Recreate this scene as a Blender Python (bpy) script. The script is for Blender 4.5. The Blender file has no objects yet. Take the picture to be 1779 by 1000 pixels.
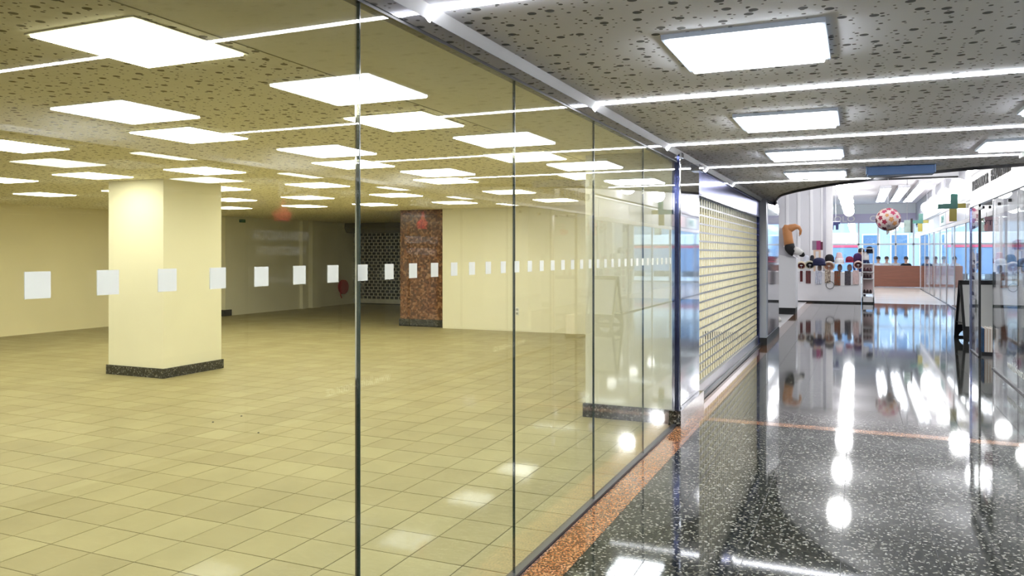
import bpy, bmesh, math, random
from mathutils import Vector, Matrix
random.seed(7)
S = bpy.context.scene
COL = S.collection
PI = math.pi

# ------------------------------------------------------------------ camera, world, exposure
FPX, CXP, HZ, VPX = 1372.0, 889.5, 440.4, 1489.8
YAW = math.atan2(VPX - CXP, FPX)
H = 1.6
cam = bpy.data.cameras.new('camera')
cam.sensor_width = 36.0
cam.lens = FPX / 1779 * 36
cam.shift_y = -(500 - HZ) / 1779
cam.clip_start = .05
cam.clip_end = 300
camo = bpy.data.objects.new('camera', cam)
COL.objects.link(camo)
camo.location = (0, 0, H)
camo.rotation_euler = (PI / 2, 0, YAW)
S.camera = camo

W = bpy.data.worlds.new('sky')
S.world = W
W.use_nodes = True
bg = W.node_tree.nodes['Background']
bg.inputs[0].default_value = (.60, .80, 1.0, 1)
bg.inputs[1].default_value = 5.0
S.view_settings.view_transform = 'Standard'
S.view_settings.look = 'None'
S.view_settings.gamma = 1
S.view_settings.use_curve_mapping = False
S.view_settings.exposure = 0.18
cy = S.cycles
cy.max_bounces = 14
cy.diffuse_bounces = 5
cy.glossy_bounces = 6
cy.transparent_max_bounces = 24
cy.caustics_reflective = False
cy.caustics_refractive = False
cy.sample_clamp_indirect = 6
cy.use_denoising = True

STORE_L, CORR_L, STRIP_L, GLOBE_L = 15.0, 32.0, 34.0, 34.0
STORE_C = (1.0, .955, .72)

# key dimensions (metres, floor at z = 0, y runs down the corridor)
GX = -1.562        # shopfront glass
ZC = 2.563         # ceiling of shop and corridor
RX = 1.73          # right shopfront
HX = 2.60          # shopfronts further down the hall

# ------------------------------------------------------------------ materials
MATS = {}


def nt(name):
    m = bpy.data.materials.new(name)
    m.use_nodes = True
    t = m.node_tree
    return m, t, t.nodes['Principled BSDF'], t.nodes['Material Output']


def mat(name, col, rough=.5, metal=0, var=0.0, vscale=8, spec=.5, coat=0, bump=0, bscale=200, col2=None, stretch=None):
    if name in MATS:
        return MATS[name]
    m, t, b, o = nt(name)
    b.inputs['Roughness'].default_value = rough
    b.inputs['Metallic'].default_value = metal
    b.inputs['Specular IOR Level'].default_value = spec
    b.inputs['Coat Weight'].default_value = coat
    b.inputs['Coat Roughness'].default_value = .04
    tc = t.nodes.new('ShaderNodeTexCoord')
    mp = t.nodes.new('ShaderNodeMapping')
    if stretch:
        mp.inputs['Scale'].default_value = stretch
    t.links.new(tc.outputs['Object'], mp.inputs[0])
    n = t.nodes.new('ShaderNodeTexNoise')
    n.inputs['Scale'].default_value = vscale
    n.inputs['Detail'].default_value = 5
    t.links.new(mp.outputs[0], n.inputs['Vector'])
    r = t.nodes.new('ShaderNodeValToRGB')
    r.color_ramp.elements[0].position = .3
    r.color_ramp.elements[1].position = .7
    c2 = col2 if col2 else tuple(c * (1 - var) for c in col)
    r.color_ramp.elements[0].color = (*c2, 1)
    r.color_ramp.elements[1].color = (*col, 1)
    t.links.new(n.outputs['Fac'], r.inputs[0])
    t.links.new(r.outputs[0], b.inputs['Base Color'])
    if bump:
        n2 = t.nodes.new('ShaderNodeTexNoise')
        n2.inputs['Scale'].default_value = bscale
        t.links.new(tc.outputs['Object'], n2.inputs['Vector'])
        bp = t.nodes.new('ShaderNodeBump')
        bp.inputs['Strength'].default_value = bump
        bp.inputs['Distance'].default_value = .002
        t.links.new(n2.outputs['Fac'], bp.inputs['Height'])
        t.links.new(bp.outputs[0], b.inputs['Normal'])
    MATS[name] = m
    return m


def emit(name, col, strength):
    if name in MATS:
        return MATS[name]
    m, t, b, o = nt(name)
    t.nodes.remove(b)
    e = t.nodes.new('ShaderNodeEmission')
    e.inputs[0].default_value = (*col, 1)
    e.inputs[1].default_value = strength
    t.links.new(e.outputs[0], o.inputs[0])
    MATS[name] = m
    return m


def glass(name, tint=(.93, .96, .93), base=.04, gain=1.0, rough=0.0):
    """pane: clear transmission plus a mirror reflection that grows towards grazing angles (Schlick)"""
    if name in MATS:
        return MATS[name]
    m, t, b, o = nt(name)
    t.nodes.remove(b)
    tr = t.nodes.new('ShaderNodeBsdfTransparent')
    tr.inputs[0].default_value = (*tint, 1)
    gl = t.nodes.new('ShaderNodeBsdfGlossy')
    gl.inputs['Roughness'].default_value = rough
    gl.inputs[0].default_value = (1, 1, 1, 1)
    lw = t.nodes.new('ShaderNodeLayerWeight')
    lw.inputs[0].default_value = .5
    pw = t.nodes.new('ShaderNodeMath')
    pw.operation = 'POWER'
    pw.inputs[1].default_value = 5
    t.links.new(lw.outputs['Facing'], pw.inputs[0])
    ma = t.nodes.new('ShaderNodeMath')
    ma.operation = 'MULTIPLY_ADD'
    ma.inputs[1].default_value = (1 - base) * gain
    ma.inputs[2].default_value = base * gain
    ma.use_clamp = True
    t.links.new(pw.outputs[0], ma.inputs[0])
    mx = t.nodes.new('ShaderNodeMixShader')
    t.links.new(ma.outputs[0], mx.inputs[0])
    t.links.new(tr.outputs[0], mx.inputs[1])
    t.links.new(gl.outputs[0], mx.inputs[2])
    t.links.new(mx.outputs[0], o.inputs[0])
    MATS[name] = m
    return m


def film(name, col, cover):
    if name in MATS:
        return MATS[name]
    m, t, b, o = nt(name)
    t.nodes.remove(b)
    tr = t.nodes.new('ShaderNodeBsdfTransparent')
    df = t.nodes.new('ShaderNodeBsdfDiffuse')
    df.inputs[0].default_value = (*col, 1)
    tl = t.nodes.new('ShaderNodeBsdfTranslucent')
    tl.inputs[0].default_value = (*col, 1)
    m1 = t.nodes.new('ShaderNodeMixShader')
    m1.inputs[0].default_value = .5
    t.links.new(df.outputs[0], m1.inputs[1])
    t.links.new(tl.outputs[0], m1.inputs[2])
    m2 = t.nodes.new('ShaderNodeMixShader')
    m2.inputs[0].default_value = cover
    t.links.new(tr.outputs[0], m2.inputs[1])
    t.links.new(m1.outputs[0], m2.inputs[2])
    t.links.new(m2.outputs[0], o.inputs[0])
    MATS[name] = m
    return m


def chips(name, base, chipset, scale, rough=.1, spec=.5, coat=0, lo=.45, metal=0):
    """terrazzo / speckled granite: Voronoi chips in a ground colour"""
    if name in MATS:
        return MATS[name]
    m, t, b, o = nt(name)
    b.inputs['Roughness'].default_value = rough
    b.inputs['Specular IOR Level'].default_value = spec
    b.inputs['Coat Weight'].default_value = coat
    b.inputs['Coat Roughness'].default_value = .03
    g = t.nodes.new('ShaderNodeNewGeometry')
    v = t.nodes.new('ShaderNodeTexVoronoi')
    v.inputs['Scale'].default_value = scale
    t.links.new(g.outputs['Position'], v.inputs['Vector'])
    sp = t.nodes.new('ShaderNodeSeparateColor')
    t.links.new(v.outputs['Color'], sp.inputs[0])
    r = t.nodes.new('ShaderNodeValToRGB')
    r.color_ramp.interpolation = 'CONSTANT'
    els = r.color_ramp.elements
    els[0].position = 0
    els[0].color = (*base, 1)
    els[1].position = lo
    els[1].color = (*chipset[0], 1)
    for i, c in enumerate(chipset[1:]):
        e = els.new(lo + (1 - lo) * (i + 1) / len(chipset))
        e.color = (*c, 1)
    t.links.new(sp.outputs[0], r.inputs[0])
    n = t.nodes.new('ShaderNodeTexNoise')
    n.inputs['Scale'].default_value = scale * 2.3
    t.links.new(g.outputs['Position'], n.inputs['Vector'])
    mx = t.nodes.new('ShaderNodeMix')
    mx.data_type = 'RGBA'
    mx.blend_type = 'MULTIPLY'
    mx.inputs[0].default_value = .45
    t.links.new(r.outputs[0], mx.inputs[6])
    t.links.new(n.outputs['Fac'], mx.inputs[7])
    t.links.new(mx.outputs[2], b.inputs['Base Color'])
    MATS[name] = m
    return m


def perforated(name, col, hole=(.05, .05, .05)):
    """plasterboard with scattered round holes in three sizes"""
    if name in MATS:
        return MATS[name]
    m, t, b, o = nt(name)
    b.inputs['Roughness'].default_value = .85
    b.inputs['Specular IOR Level'].default_value = .15
    g = t.nodes.new('ShaderNodeNewGeometry')
    mask = None
    for sc, rad, thr, off in ((7.0, .0190, .22, 0), (10.5, .0092, .30, 3.3), (15.0, .0055, .25, 7.7)):
        mp = t.nodes.new('ShaderNodeMapping')
        mp.inputs['Location'].default_value = (off, off * 1.7, 0)
        t.links.new(g.outputs['Position'], mp.inputs[0])
        v = t.nodes.new('ShaderNodeTexVoronoi')
        v.voronoi_dimensions = '2D'
        v.inputs['Scale'].default_value = sc
        v.inputs['Randomness'].default_value = .72
        t.links.new(mp.outputs[0], v.inputs['Vector'])
        lt = t.nodes.new('ShaderNodeMath')
        lt.operation = 'LESS_THAN'
        lt.inputs[1].default_value = rad * sc
        t.links.new(v.outputs['Distance'], lt.inputs[0])
        sp = t.nodes.new('ShaderNodeSeparateColor')
        t.links.new(v.outputs['Color'], sp.inputs[0])
        gt = t.nodes.new('ShaderNodeMath')
        gt.operation = 'GREATER_THAN'
        gt.inputs[1].default_value = thr
        t.links.new(sp.outputs[0], gt.inputs[0])
        mu = t.nodes.new('ShaderNodeMath')
        mu.operation = 'MULTIPLY'
        t.links.new(lt.outputs[0], mu.inputs[0])
        t.links.new(gt.outputs[0], mu.inputs[1])
        if mask is None:
            mask = mu
        else:
            mxm = t.nodes.new('ShaderNodeMath')
            mxm.operation = 'MAXIMUM'
            t.links.new(mask.outputs[0], mxm.inputs[0])
            t.links.new(mu.outputs[0], mxm.inputs[1])
            mask = mxm
    mx = t.nodes.new('ShaderNodeMix')
    mx.data_type = 'RGBA'
    t.links.new(mask.outputs[0], mx.inputs[0])
    mx.inputs[6].default_value = (*col, 1)
    mx.inputs[7].default_value = (*hole, 1)
    t.links.new(mx.outputs[2], b.inputs['Base Color'])
    MATS[name] = m
    return m


def per_object(name, cols, rough, spec=.5, var=.08, vscale=5):
    """colour picked per object, with soft mottling (tiles)"""
    if name in MATS:
        return MATS[name]
    m, t, b, o = nt(name)
    b.inputs['Roughness'].default_value = rough
    b.inputs['Specular IOR Level'].default_value = spec
    g = t.nodes.new('ShaderNodeNewGeometry')
    n0 = t.nodes.new('ShaderNodeTexWhiteNoise')
    mp = t.nodes.new('ShaderNodeVectorMath')
    mp.operation = 'SNAP'
    mp.inputs[1].default_value = (.317, .32, 50)
    ad = t.nodes.new('ShaderNodeVectorMath')
    ad.operation = 'ADD'
    ad.inputs[1].default_value = (2.808, -3.93, 10)
    t.links.new(g.outputs['Position'], ad.inputs[0])
    t.links.new(ad.outputs[0], mp.inputs[0])
    t.links.new(mp.outputs[0], n0.inputs['Vector'])
    r = t.nodes.new('ShaderNodeValToRGB')
    r.color_ramp.elements[0].color = (*cols[0], 1)
    r.color_ramp.elements[1].color = (*cols[1], 1)
    t.links.new(n0.outputs['Value'], r.inputs[0])
    n = t.nodes.new('ShaderNodeTexNoise')
    n.inputs['Scale'].default_value = vscale
    n.inputs['Detail'].default_value = 6
    t.links.new(g.outputs['Position'], n.inputs['Vector'])
    rr = t.nodes.new('ShaderNodeValToRGB')
    rr.color_ramp.elements[0].position = .3
    rr.color_ramp.elements[1].position = .62
    rr.color_ramp.elements[0].color = (1 - var, 1 - var, 1 - var * 1.15, 1)
    rr.color_ramp.elements[1].color = (1, 1, 1, 1)
    t.links.new(n.outputs['Fac'], rr.inputs[0])
    mx = t.nodes.new('ShaderNodeMix')
    mx.data_type = 'RGBA'
    mx.blend_type = 'MULTIPLY'
    mx.inputs[0].default_value = 1
    t.links.new(r.outputs[0], mx.inputs[6])
    t.links.new(rr.outputs[0], mx.inputs[7])
    t.links.new(mx.outputs[2], b.inputs['Base Color'])
    MATS[name] = m
    return m


M_CREAM = mat('cream_paint', (.87, .845, .71), .75, var=.05, vscale=1.5)
M_WHITE = mat('white_paint', (.84, .84, .86), .6, var=.03)
M_CEIL = mat('plain_ceiling_paint', (.90, .87, .70), .8, var=.03, vscale=2)
M_PERF_S = perforated('perforated_board_shop', (.90, .86, .68), (.20, .17, .08))
M_PERF_C = perforated('perforated_board_corridor', (.92, .925, 1.0), (.17, .17, .19))
M_TILE = per_object('beige_floor_tile', ((.325, .28, .148), (.378, .335, .185)), .5, .35, .14, 2.2)
M_GROUT = mat('dark_grout', (.06, .04, .012), .9, var=.3)
M_TERR = chips('dark_terrazzo', (.012, .014, .014), [(.016, .018, .015), (.04, .04, .031), (.085, .082, .066), (.24, .235, .21)], 85, .05, .42, .0, lo=.48)
M_ORANGE = chips('orange_terrazzo', (.20, .075, .03), [(.38, .17, .07), (.52, .28, .14), (.10, .04, .02)], 110, .07, .6, .3, lo=.35)
M_SEAM = mat('floor_seam', (.03, .03, .03), .6)
M_GRAN = chips('black_granite', (.012, .012, .012), [(.03, .03, .032), (.06, .06, .06), (.22, .21, .19)], 70, .12, .6, .2, lo=.55)
M_BROWN = chips('brown_granite', (.16, .065, .035), [(.28, .12, .06), (.10, .04, .025), (.40, .22, .13)], 24, .2, .4, .1, lo=.35)
M_CHROME = mat('polished_steel', (.80, .81, .86), .04, 1)
M_BAND = mat('polished_rail_steel', (.62, .62, .66), .06, 1)
M_BLUE_ST = mat('blue_brushed_steel', (.22, .24, .52), .25, 1, var=.1, vscale=20, stretch=(1, .1, 6))
M_ALU = mat('aluminium', (.66, .66, .70), .3, 1, var=.1, vscale=30)
M_GALV = mat('galvanised_steel', (.50, .49, .50), .42, .8, var=.2, vscale=25)
M_BLACK = mat('black_metal', (.012, .012, .016), .35)
M_BLACKP = mat('black_plinth', (.008, .008, .008), .5)
M_NAVY = mat('dark_navy_steel', (.05, .06, .16), .12, .9)
M_FRAME = mat('lamp_frame_grey', (.42, .47, .55), .5)
M_FRAME_W = mat('lamp_frame_cream', (.80, .78, .62), .6)
M_GLASS = glass('shopfront_glass', (.955, .97, .94), .045, 1.0)
M_GLASS_R = glass('clear_glass', (.93, .96, .96), .045, 1.0)
M_EDGE = mat('glass_edge', (.02, .035, .03), .15, spec=.8)
M_FILM = film('frosted_sticker', (.74, .74, .70), .85)
M_STORE_E = emit('shop_lamp_diffuser', STORE_C, STORE_L)
M_CORR_E = emit('corridor_lamp_diffuser', (.90, .95, 1.0), CORR_L)
M_STRIP_E = emit('linear_lamp', (.93, .95, 1.0), STRIP_L)
M_GLOBE_E = emit('opal_globe', (1, 1, 1), GLOBE_L)
M_FLUO_E = emit('fluorescent_tube', (.95, .98, 1), 20.0)
M_RSHOP_E = emit('right_shop_lamp', (1, 1, .97), 12.0)
M_LETTER_W = mat('white_lettering', (.9, .9, .88), .5)
M_LETTER_D = mat('dark_lettering', (.14, .14, .17), .5)
M_RED = mat('red_paint', (.55, .03, .03), .4)
M_WALLGREY = mat('gloss_white_panel', (.70, .71, .75), .12, coat=.4)

# ------------------------------------------------------------------ mesh helpers
ORG = {}


def org(parent):
    return ORG.get(parent.name, Vector((0, 0, 0))) if parent else Vector((0, 0, 0))


def link(name, me, m=None, parent=None, kind=None):
    o = bpy.data.objects.new(name, me)
    COL.objects.link(o)
    if m is not None and me is not None:
        if len(me.materials) == 0:
            me.materials.append(m)
    if parent:
        o.parent = parent
        ORG[o.name] = org(parent)
    if kind:
        o['kind'] = kind
    return o


def tag(o, label=None, cat=None, group=None, kind=None):
    if label:
        o['label'] = label
    if cat:
        o['category'] = cat
    if group:
        o['group'] = group
    if kind:
        o['kind'] = kind
    return o


def thing(name, label, cat, loc=(0, 0, 0), rz=0, group=None, kind=None):
    o = bpy.data.objects.new(name, None)
    COL.objects.link(o)
    o.empty_display_size = .1
    o.location = loc
    o.rotation_euler = (0, 0, rz)
    ORG[o.name] = Vector(loc)
    if kind == 'structure':
        o['kind'] = kind
        return o
    return tag(o, label, cat, group)


class MB:
    """collects geometry (world coordinates) and links it as one mesh object"""

    def __init__(self):
        self.v, self.f = [], []

    def box(self, x0, x1, y0, y1, z0, z1, skip=''):
        b = len(self.v)
        self.v += [(x0, y0, z0), (x1, y0, z0), (x1, y1, z0), (x0, y1, z0), (x0, y0, z1), (x1, y0, z1), (x1, y1, z1), (x0, y1, z1)]
        fs = {'b': (3, 2, 1, 0), 't': (4, 5, 6, 7), 's': (0, 1, 5, 4), 'n': (2, 3, 7, 6), 'w': (3, 0, 4, 7), 'e': (1, 2, 6, 5)}
        for k, q in fs.items():
            if k not in skip:
                self.f.append([b + i for i in q])
        return self

    def quad(self, *p):
        b = len(self.v)
        self.v += [tuple(q) for q in p]
        self.f.append(list(range(b, b + len(p))))
        return self

    def prism(self, poly, axis, a0, a1):
        """poly: 2-D outline; axis 'y': poly = (x, z); 'z': poly = (x, y); 'x': poly = (y, z)"""
        n = len(poly)
        b = len(self.v)
        for a in (a0, a1):
            for p, q in poly:
                self.v.append({'y': (p, a, q), 'z': (p, q, a), 'x': (a, p, q)}[axis])
        self.f.append([b + i for i in range(n)])
        self.f.append([b + n + i for i in reversed(range(n))])
        for i in range(n):
            j = (i + 1) % n
            self.f.append([b + i, b + n + i, b + n + j, b + j])
        return self

    def tube(self, pts, rads, seg=10, cap=True, flat=None):
        b = len(self.v)
        pts = [Vector(p) for p in pts]
        n = len(pts)
        if not hasattr(rads, '__len__'):
            rads = [rads] * n
        up = Vector((0, 0, 1))
        for i, p in enumerate(pts):
            d = (pts[min(i + 1, n - 1)] - pts[max(i - 1, 0)]).normalized()
            ref = up if abs(d.dot(up)) < .95 else Vector((1, 0, 0))
            a = d.cross(ref).normalized()
            c = a.cross(d).normalized()
            for k in range(seg):
                t = 2 * PI * k / seg
                self.v.append(tuple(p + a * (math.cos(t) * rads[i]) + c * (math.sin(t) * rads[i])))
        for i in range(n - 1):
            for k in range(seg):
                k2 = (k + 1) % seg
                self.f.append([b + i * seg + k, b + i * seg + k2, b + (i + 1) * seg + k2, b + (i + 1) * seg + k])
        if cap:
            self.f.append([b + k for k in reversed(range(seg))])
            self.f.append([b + (n - 1) * seg + k for k in range(seg)])
        return self

    def lathe(self, prof, c, seg=20, sx=1, sy=1, cap=True):
        """prof: (r, z) pairs, revolved about the vertical through c"""
        b = len(self.v)
        n = len(prof)
        for r, z in prof:
            for k in range(seg):
                t = 2 * PI * k / seg
                self.v.append((c[0] + r * sx * math.cos(t), c[1] + r * sy * math.sin(t), c[2] + z))
        for i in range(n - 1):
            for k in range(seg):
                k2 = (k + 1) % seg
                self.f.append([b + i * seg + k, b + i * seg + k2, b + (i + 1) * seg + k2, b + (i + 1) * seg + k])
        if cap and prof[0][0] > 1e-4:
            self.f.append([b + k for k in reversed(range(seg))])
        if cap and prof[-1][0] > 1e-4:
            self.f.append([b + (n - 1) * seg + k for k in range(seg)])
        return self

    def sphere(self, c, r, seg=20, rings=12):
        r = r if hasattr(r, '__len__') else (r, r, r)
        prof = [(max(1e-5, math.sin(PI * i / rings)) * 1.0, -math.cos(PI * i / rings)) for i in range(rings + 1)]
        b = len(self.v)
        self.lathe(prof, (0, 0, 0), seg)
        for i in range(b, len(self.v)):
            x, y, z = self.v[i]
            self.v[i] = (c[0] + x * r[0], c[1] + y * r[1], c[2] + z * r[2])
        return self

    def mesh(self, name, off=Vector((0, 0, 0)), smooth=False, weld=False):
        me = bpy.data.meshes.new(name)
        me.from_pydata([(x - off[0], y - off[1], z - off[2]) for x, y, z in self.v], [], self.f)
        bm = bmesh.new()
        bm.from_mesh(me)
        if weld:
            bmesh.ops.remove_doubles(bm, verts=bm.verts, dist=1e-4)
        bmesh.ops.recalc_face_normals(bm, faces=bm.faces)
        bm.to_mesh(me)
        bm.free()
        if smooth:
            for p in me.polygons:
                p.use_smooth = True
        me.update()
        return me

    def build(self, name, m, parent=None, kind=None, smooth=False, bevel=0, weld=False):
        me = self.mesh(name, org(parent), smooth, weld)
        o = link(name, me, m, parent, kind)
        if bevel:
            md = o.modifiers.new('bevel', 'BEVEL')
            md.width = bevel
            md.segments = 2
            md.limit_method = 'ANGLE'
        return o


def box(name, m, x0, x1, y0, y1, z0, z1, parent=None, kind=None, bevel=0):
    return MB().box(min(x0, x1), max(x0, x1), min(y0, y1), max(y0, y1), min(z0, z1), max(z0, z1)).build(name, m, parent, kind, bevel=bevel)


def text_mesh(body, size, extrude=.002):
    c = bpy.data.curves.new('lettering', 'FONT')
    c.body = body
    c.size = size
    c.extrude = extrude
    c.align_x = 'CENTER'
    c.align_y = 'CENTER'
    c.resolution_u = 3
    o = bpy.data.objects.new('lettering', c)
    COL.objects.link(o)
    dg = bpy.context.evaluated_depsgraph_get()
    me = bpy.data.meshes.new_from_object(o.evaluated_get(dg))
    bpy.data.objects.remove(o)
    bpy.data.curves.remove(c)
    me.name = 'lettering'
    return me


def text(body, size, mtx, m, parent, extrude=.002, squeeze=1.0):
    """mtx maps text x (reading direction), y (up), z (towards the reader) to the world; one mesh of flat print"""
    me = text_mesh(body, size, extrude)
    me.materials.clear()
    q = Matrix.Diagonal((squeeze, 1, 1, 1))
    me.transform(Matrix.Translation(-org(parent)) @ mtx @ q)
    return link('lettering', me, m, parent)


def frame_mtx(o, x, y):
    x = Vector(x).normalized()
    y = Vector(y).normalized()
    z = x.cross(y)
    return Matrix(((x[0], y[0], z[0], o[0]), (x[1], y[1], z[1], o[1]), (x[2], y[2], z[2], o[2]), (0, 0, 0, 1)))


def pix(u, v, y):
    """point of the plane at depth y that the photograph shows at (u, v)"""
    f = Vector((-math.sin(YAW), math.cos(YAW), 0))
    r = Vector((math.cos(YAW), math.sin(YAW), 0))
    d = f + r * ((u - CXP) / FPX) + Vector((0, 0, (HZ - v) / FPX))
    d = d * (y / d[1])
    return Vector((d[0], d[1], d[2] + H))


# ------------------------------------------------------------------ shell of the building
box('wall_outer_left', M_WHITE, -16.3, -16, -4, 44, -.2, 4.6, kind='structure')
box('wall_outer_right', M_WHITE, 8, 8.3, -4, 44, -.2, 4.6, kind='structure')
box('wall_behind', M_WHITE, -16, 8, -4.3, -4, -.2, 4.6, kind='structure')
box('ceiling_hall', M_WHITE, -16, 8, -4, 26, 4.3, 4.5, kind='structure')
box('ceiling_hall_far', mat('far_ceiling', (.72, .70, .74), .7), -16, 8, 26, 44, 4.1, 4.5, kind='structure')
beam = box('trim_1', M_WHITE, -5, 3.2, 25.8, 26.1, 3.80, 4.3, kind='structure')
box('beam_edge', M_BLACKP, -5, 3.2, 25.76, 25.82, 3.77, 3.82, beam)

# ------------------------------------------------------------------ shop floor: tiles one by one
floor_s = box('floor_shop', M_GROUT, -16, GX - .03, -4, 21.4, -.2, -.003, kind='structure')
TX, TY = .317, .32
TG = .0032
cells = []
for i in range(-45, 5):
    for j in range(-13, 56):
        x0, x1 = -2.808 + i * TX, -2.808 + (i + 1) * TX
        y0, y1 = 3.93 + j * TY, 3.93 + (j + 1) * TY
        x1 = min(x1, GX - .034)
        if x1 - x0 < .04 or x0 < -15.3 or y1 > 21.4:
            continue
        if y0 > 14.95 and x1 > -8.1:
            continue
        cxm, cym = (x0 + x1) / 2, (y0 + y1) / 2
        dep = -math.sin(YAW) * cxm + math.cos(YAW) * cym
        lat = math.cos(YAW) * cxm + math.sin(YAW) * cym
        if dep < .5:
            continue
        u, v = CXP + FPX * lat / dep, HZ + FPX * H / dep
        if u < -60 or u > 1400 or v > 1060:
            continue
        cells.append((dep, x0, x1, y0, y1))
cells.sort()
tile_cache = {}
far = MB()
for n, (dep, x0, x1, y0, y1) in enumerate(cells):
    if n < 300:
        key = round(x1 - x0, 3)
        if key not in tile_cache:
            w = x1 - x0
            tile_cache[key] = MB().box(-w / 2 + TG, w / 2 - TG, -TY / 2 + TG, TY / 2 - TG, -.012, 0, 'b').mesh('floor_tile')
        o = link('floor_tile', tile_cache[key], M_TILE, floor_s)
        o.location = ((x0 + x1) / 2, (y0 + y1) / 2, random.uniform(-.0006, .0006))
    else:
        far.box(x0 + TG, x1 - TG, y0 + TG, y1 - TG, -.012, 0, 'b')
far.build('floor_tile_field', M_TILE, floor_s, 'stuff')

# ------------------------------------------------------------------ shop walls and ceiling
box('wall_left', mat('olive_cream_paint', (.92, .85, .60), .75, var=.06, vscale=1.2), -15.4, -15.1, -4, 15.6, 0, ZC, kind='structure')
wl2 = box('wall_left_far', M_CREAM, -15.2, -14.85, 15.6, 21.4, 0, ZC, kind='structure')
box('pilaster', M_CREAM, -14.87, -14.74, 18.55, 18.7, 0, ZC, wl2)
box('pilaster', M_CREAM, -14.87, -14.70, 18.95, 19.35, 0, ZC, wl2)
box('plinth_block', M_BLACKP, -15.05, -14.80, 15.50, 15.78, 0, .16, wl2)
box('wall_back', M_CREAM, -8.17, -1.75, 14.95, 15.15, 0, ZC, kind='structure')
box('wall_deep_right', M_CREAM, -8.2, -8.0, 15.15, 21.4, 0, ZC, kind='structure')
wd = MB()
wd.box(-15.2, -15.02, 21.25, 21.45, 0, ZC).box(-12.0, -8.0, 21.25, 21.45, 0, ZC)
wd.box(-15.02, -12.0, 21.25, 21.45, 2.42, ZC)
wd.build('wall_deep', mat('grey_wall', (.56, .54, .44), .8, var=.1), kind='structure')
box('floor_leak_blocker', mat('dark_void_floor', (.05, .05, .045), .8), -16, -8, 21.4, 28, -.2, -.003, kind='structure')  # unseen floor added to stop daylight leaking in from below
box('wall_void_blocker', mat('dark_void', (.02, .02, .018), .9), -12.0, -11.9, 21.45, 22.5, 0, ZC, kind='structure')  # dark side added around the void to keep daylight out
box('ceiling_void_blocker', MATS['dark_void'], -15.2, -11.9, 21.4, 22.5, ZC, ZC + .1, kind='structure')  # lid added over the void, also against stray daylight
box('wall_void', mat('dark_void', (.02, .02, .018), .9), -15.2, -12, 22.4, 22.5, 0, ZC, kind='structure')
SPLIT = -2.60
MB().box(-16, SPLIT, -4, 21.5, ZC, ZC + .2).build('ceiling_shop', M_PERF_S, kind='structure')
MB().box(SPLIT, GX - .03, -4, 15.15, ZC, ZC + .2).build('ceiling_shop_margin', M_CEIL, kind='structure')
box('trim_2', mat('ceiling_joint', (.32, .29, .15), .8), SPLIT - .004, SPLIT + .004, -4, 15, ZC - .002, ZC + .01, kind='structure')


# square columns
def column(name, label, x0, x1, y0, y1, m, base_h, base_m, proud=.022):
    t = thing(name, label, 'column', ((x0 + x1) / 2, (y0 + y1) / 2, 0))
    box('shaft', m, x0, x1, y0, y1, .0, ZC, t, bevel=.004)
    box('plinth', base_m, x0 - proud, x1 + proud, y0 - proud, y1 + proud, 0, base_h, t, bevel=.002)
    return t


column('square_column', 'square cream column with speckled black plinth standing free on the tiles', -9.15, -8.16, 7.49, 8.50, M_CREAM, .125, M_GRAN)
column('granite_column', 'polished brown granite column with dark plinth beside the cream back wall', -9.31, -8.19, 15.08, 16.1, M_BROWN, .16, M_GRAN)
t = column('corner_column', 'cream column behind the last glass pane with a mirror steel corridor side', -2.45, -1.60, 7.40, 8.42, M_CREAM, .135, M_GRAN)
box('steel_cladding', M_CHROME, -1.605, -1.548, 7.52, 8.52, .14, 2.54, t, bevel=.004)
box('corner_post', M_CHROME, -1.59, -1.53, 7.46, 7.53, .14, 2.54, t, bevel=.008)
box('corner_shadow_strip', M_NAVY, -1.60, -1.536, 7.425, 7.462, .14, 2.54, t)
box('cladding_plinth', M_GRAN, -1.62, -1.50, 7.33, 8.53, 0, .14, t)

# ------------------------------------------------------------------ panel lamps
pan = .316


def lamp_meshes(em, fm, depth, border, bulge):
    fr = MB()
    a, b = pan + border, pan - .001
    for x0, x1, y0, y1 in ((-a, a, -a, -b), (-a, a, b, a), (-a, -b, -b, b), (b, a, -b, b)):
        fr.box(x0, x1, y0, y1, -depth, .01)
    f = fr.mesh('frame', weld=True)
    f.materials.append(fm)
    e = pan - .006
    d = MB().prism([(-e, -depth - bulge), (e, -depth - bulge), (pan - .002, -depth + .002), (pan - .002, .004), (-pan + .002, .004), (-pan + .002, -depth + .002)], 'y', -pan + .002, pan - .002).mesh('diffuser')
    d.materials.append(em)
    return f, d


LM_S = lamp_meshes(M_STORE_E, M_FRAME_W, .006, .014, .009)
LM_C = lamp_meshes(M_CORR_E, M_FRAME, .022, .022, .015)
LM_R = lamp_meshes(M_RSHOP_E, M_FRAME_W, .006, .014, .01)


def panel_lamp(x, y, lm, label, group, z=ZC):
    t = thing('panel_lamp', label, 'ceiling lamp', (x, y, z), group=group)
    link('frame', lm[0], None, t)
    link('diffuser', lm[1], None, t)
    return t


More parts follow.
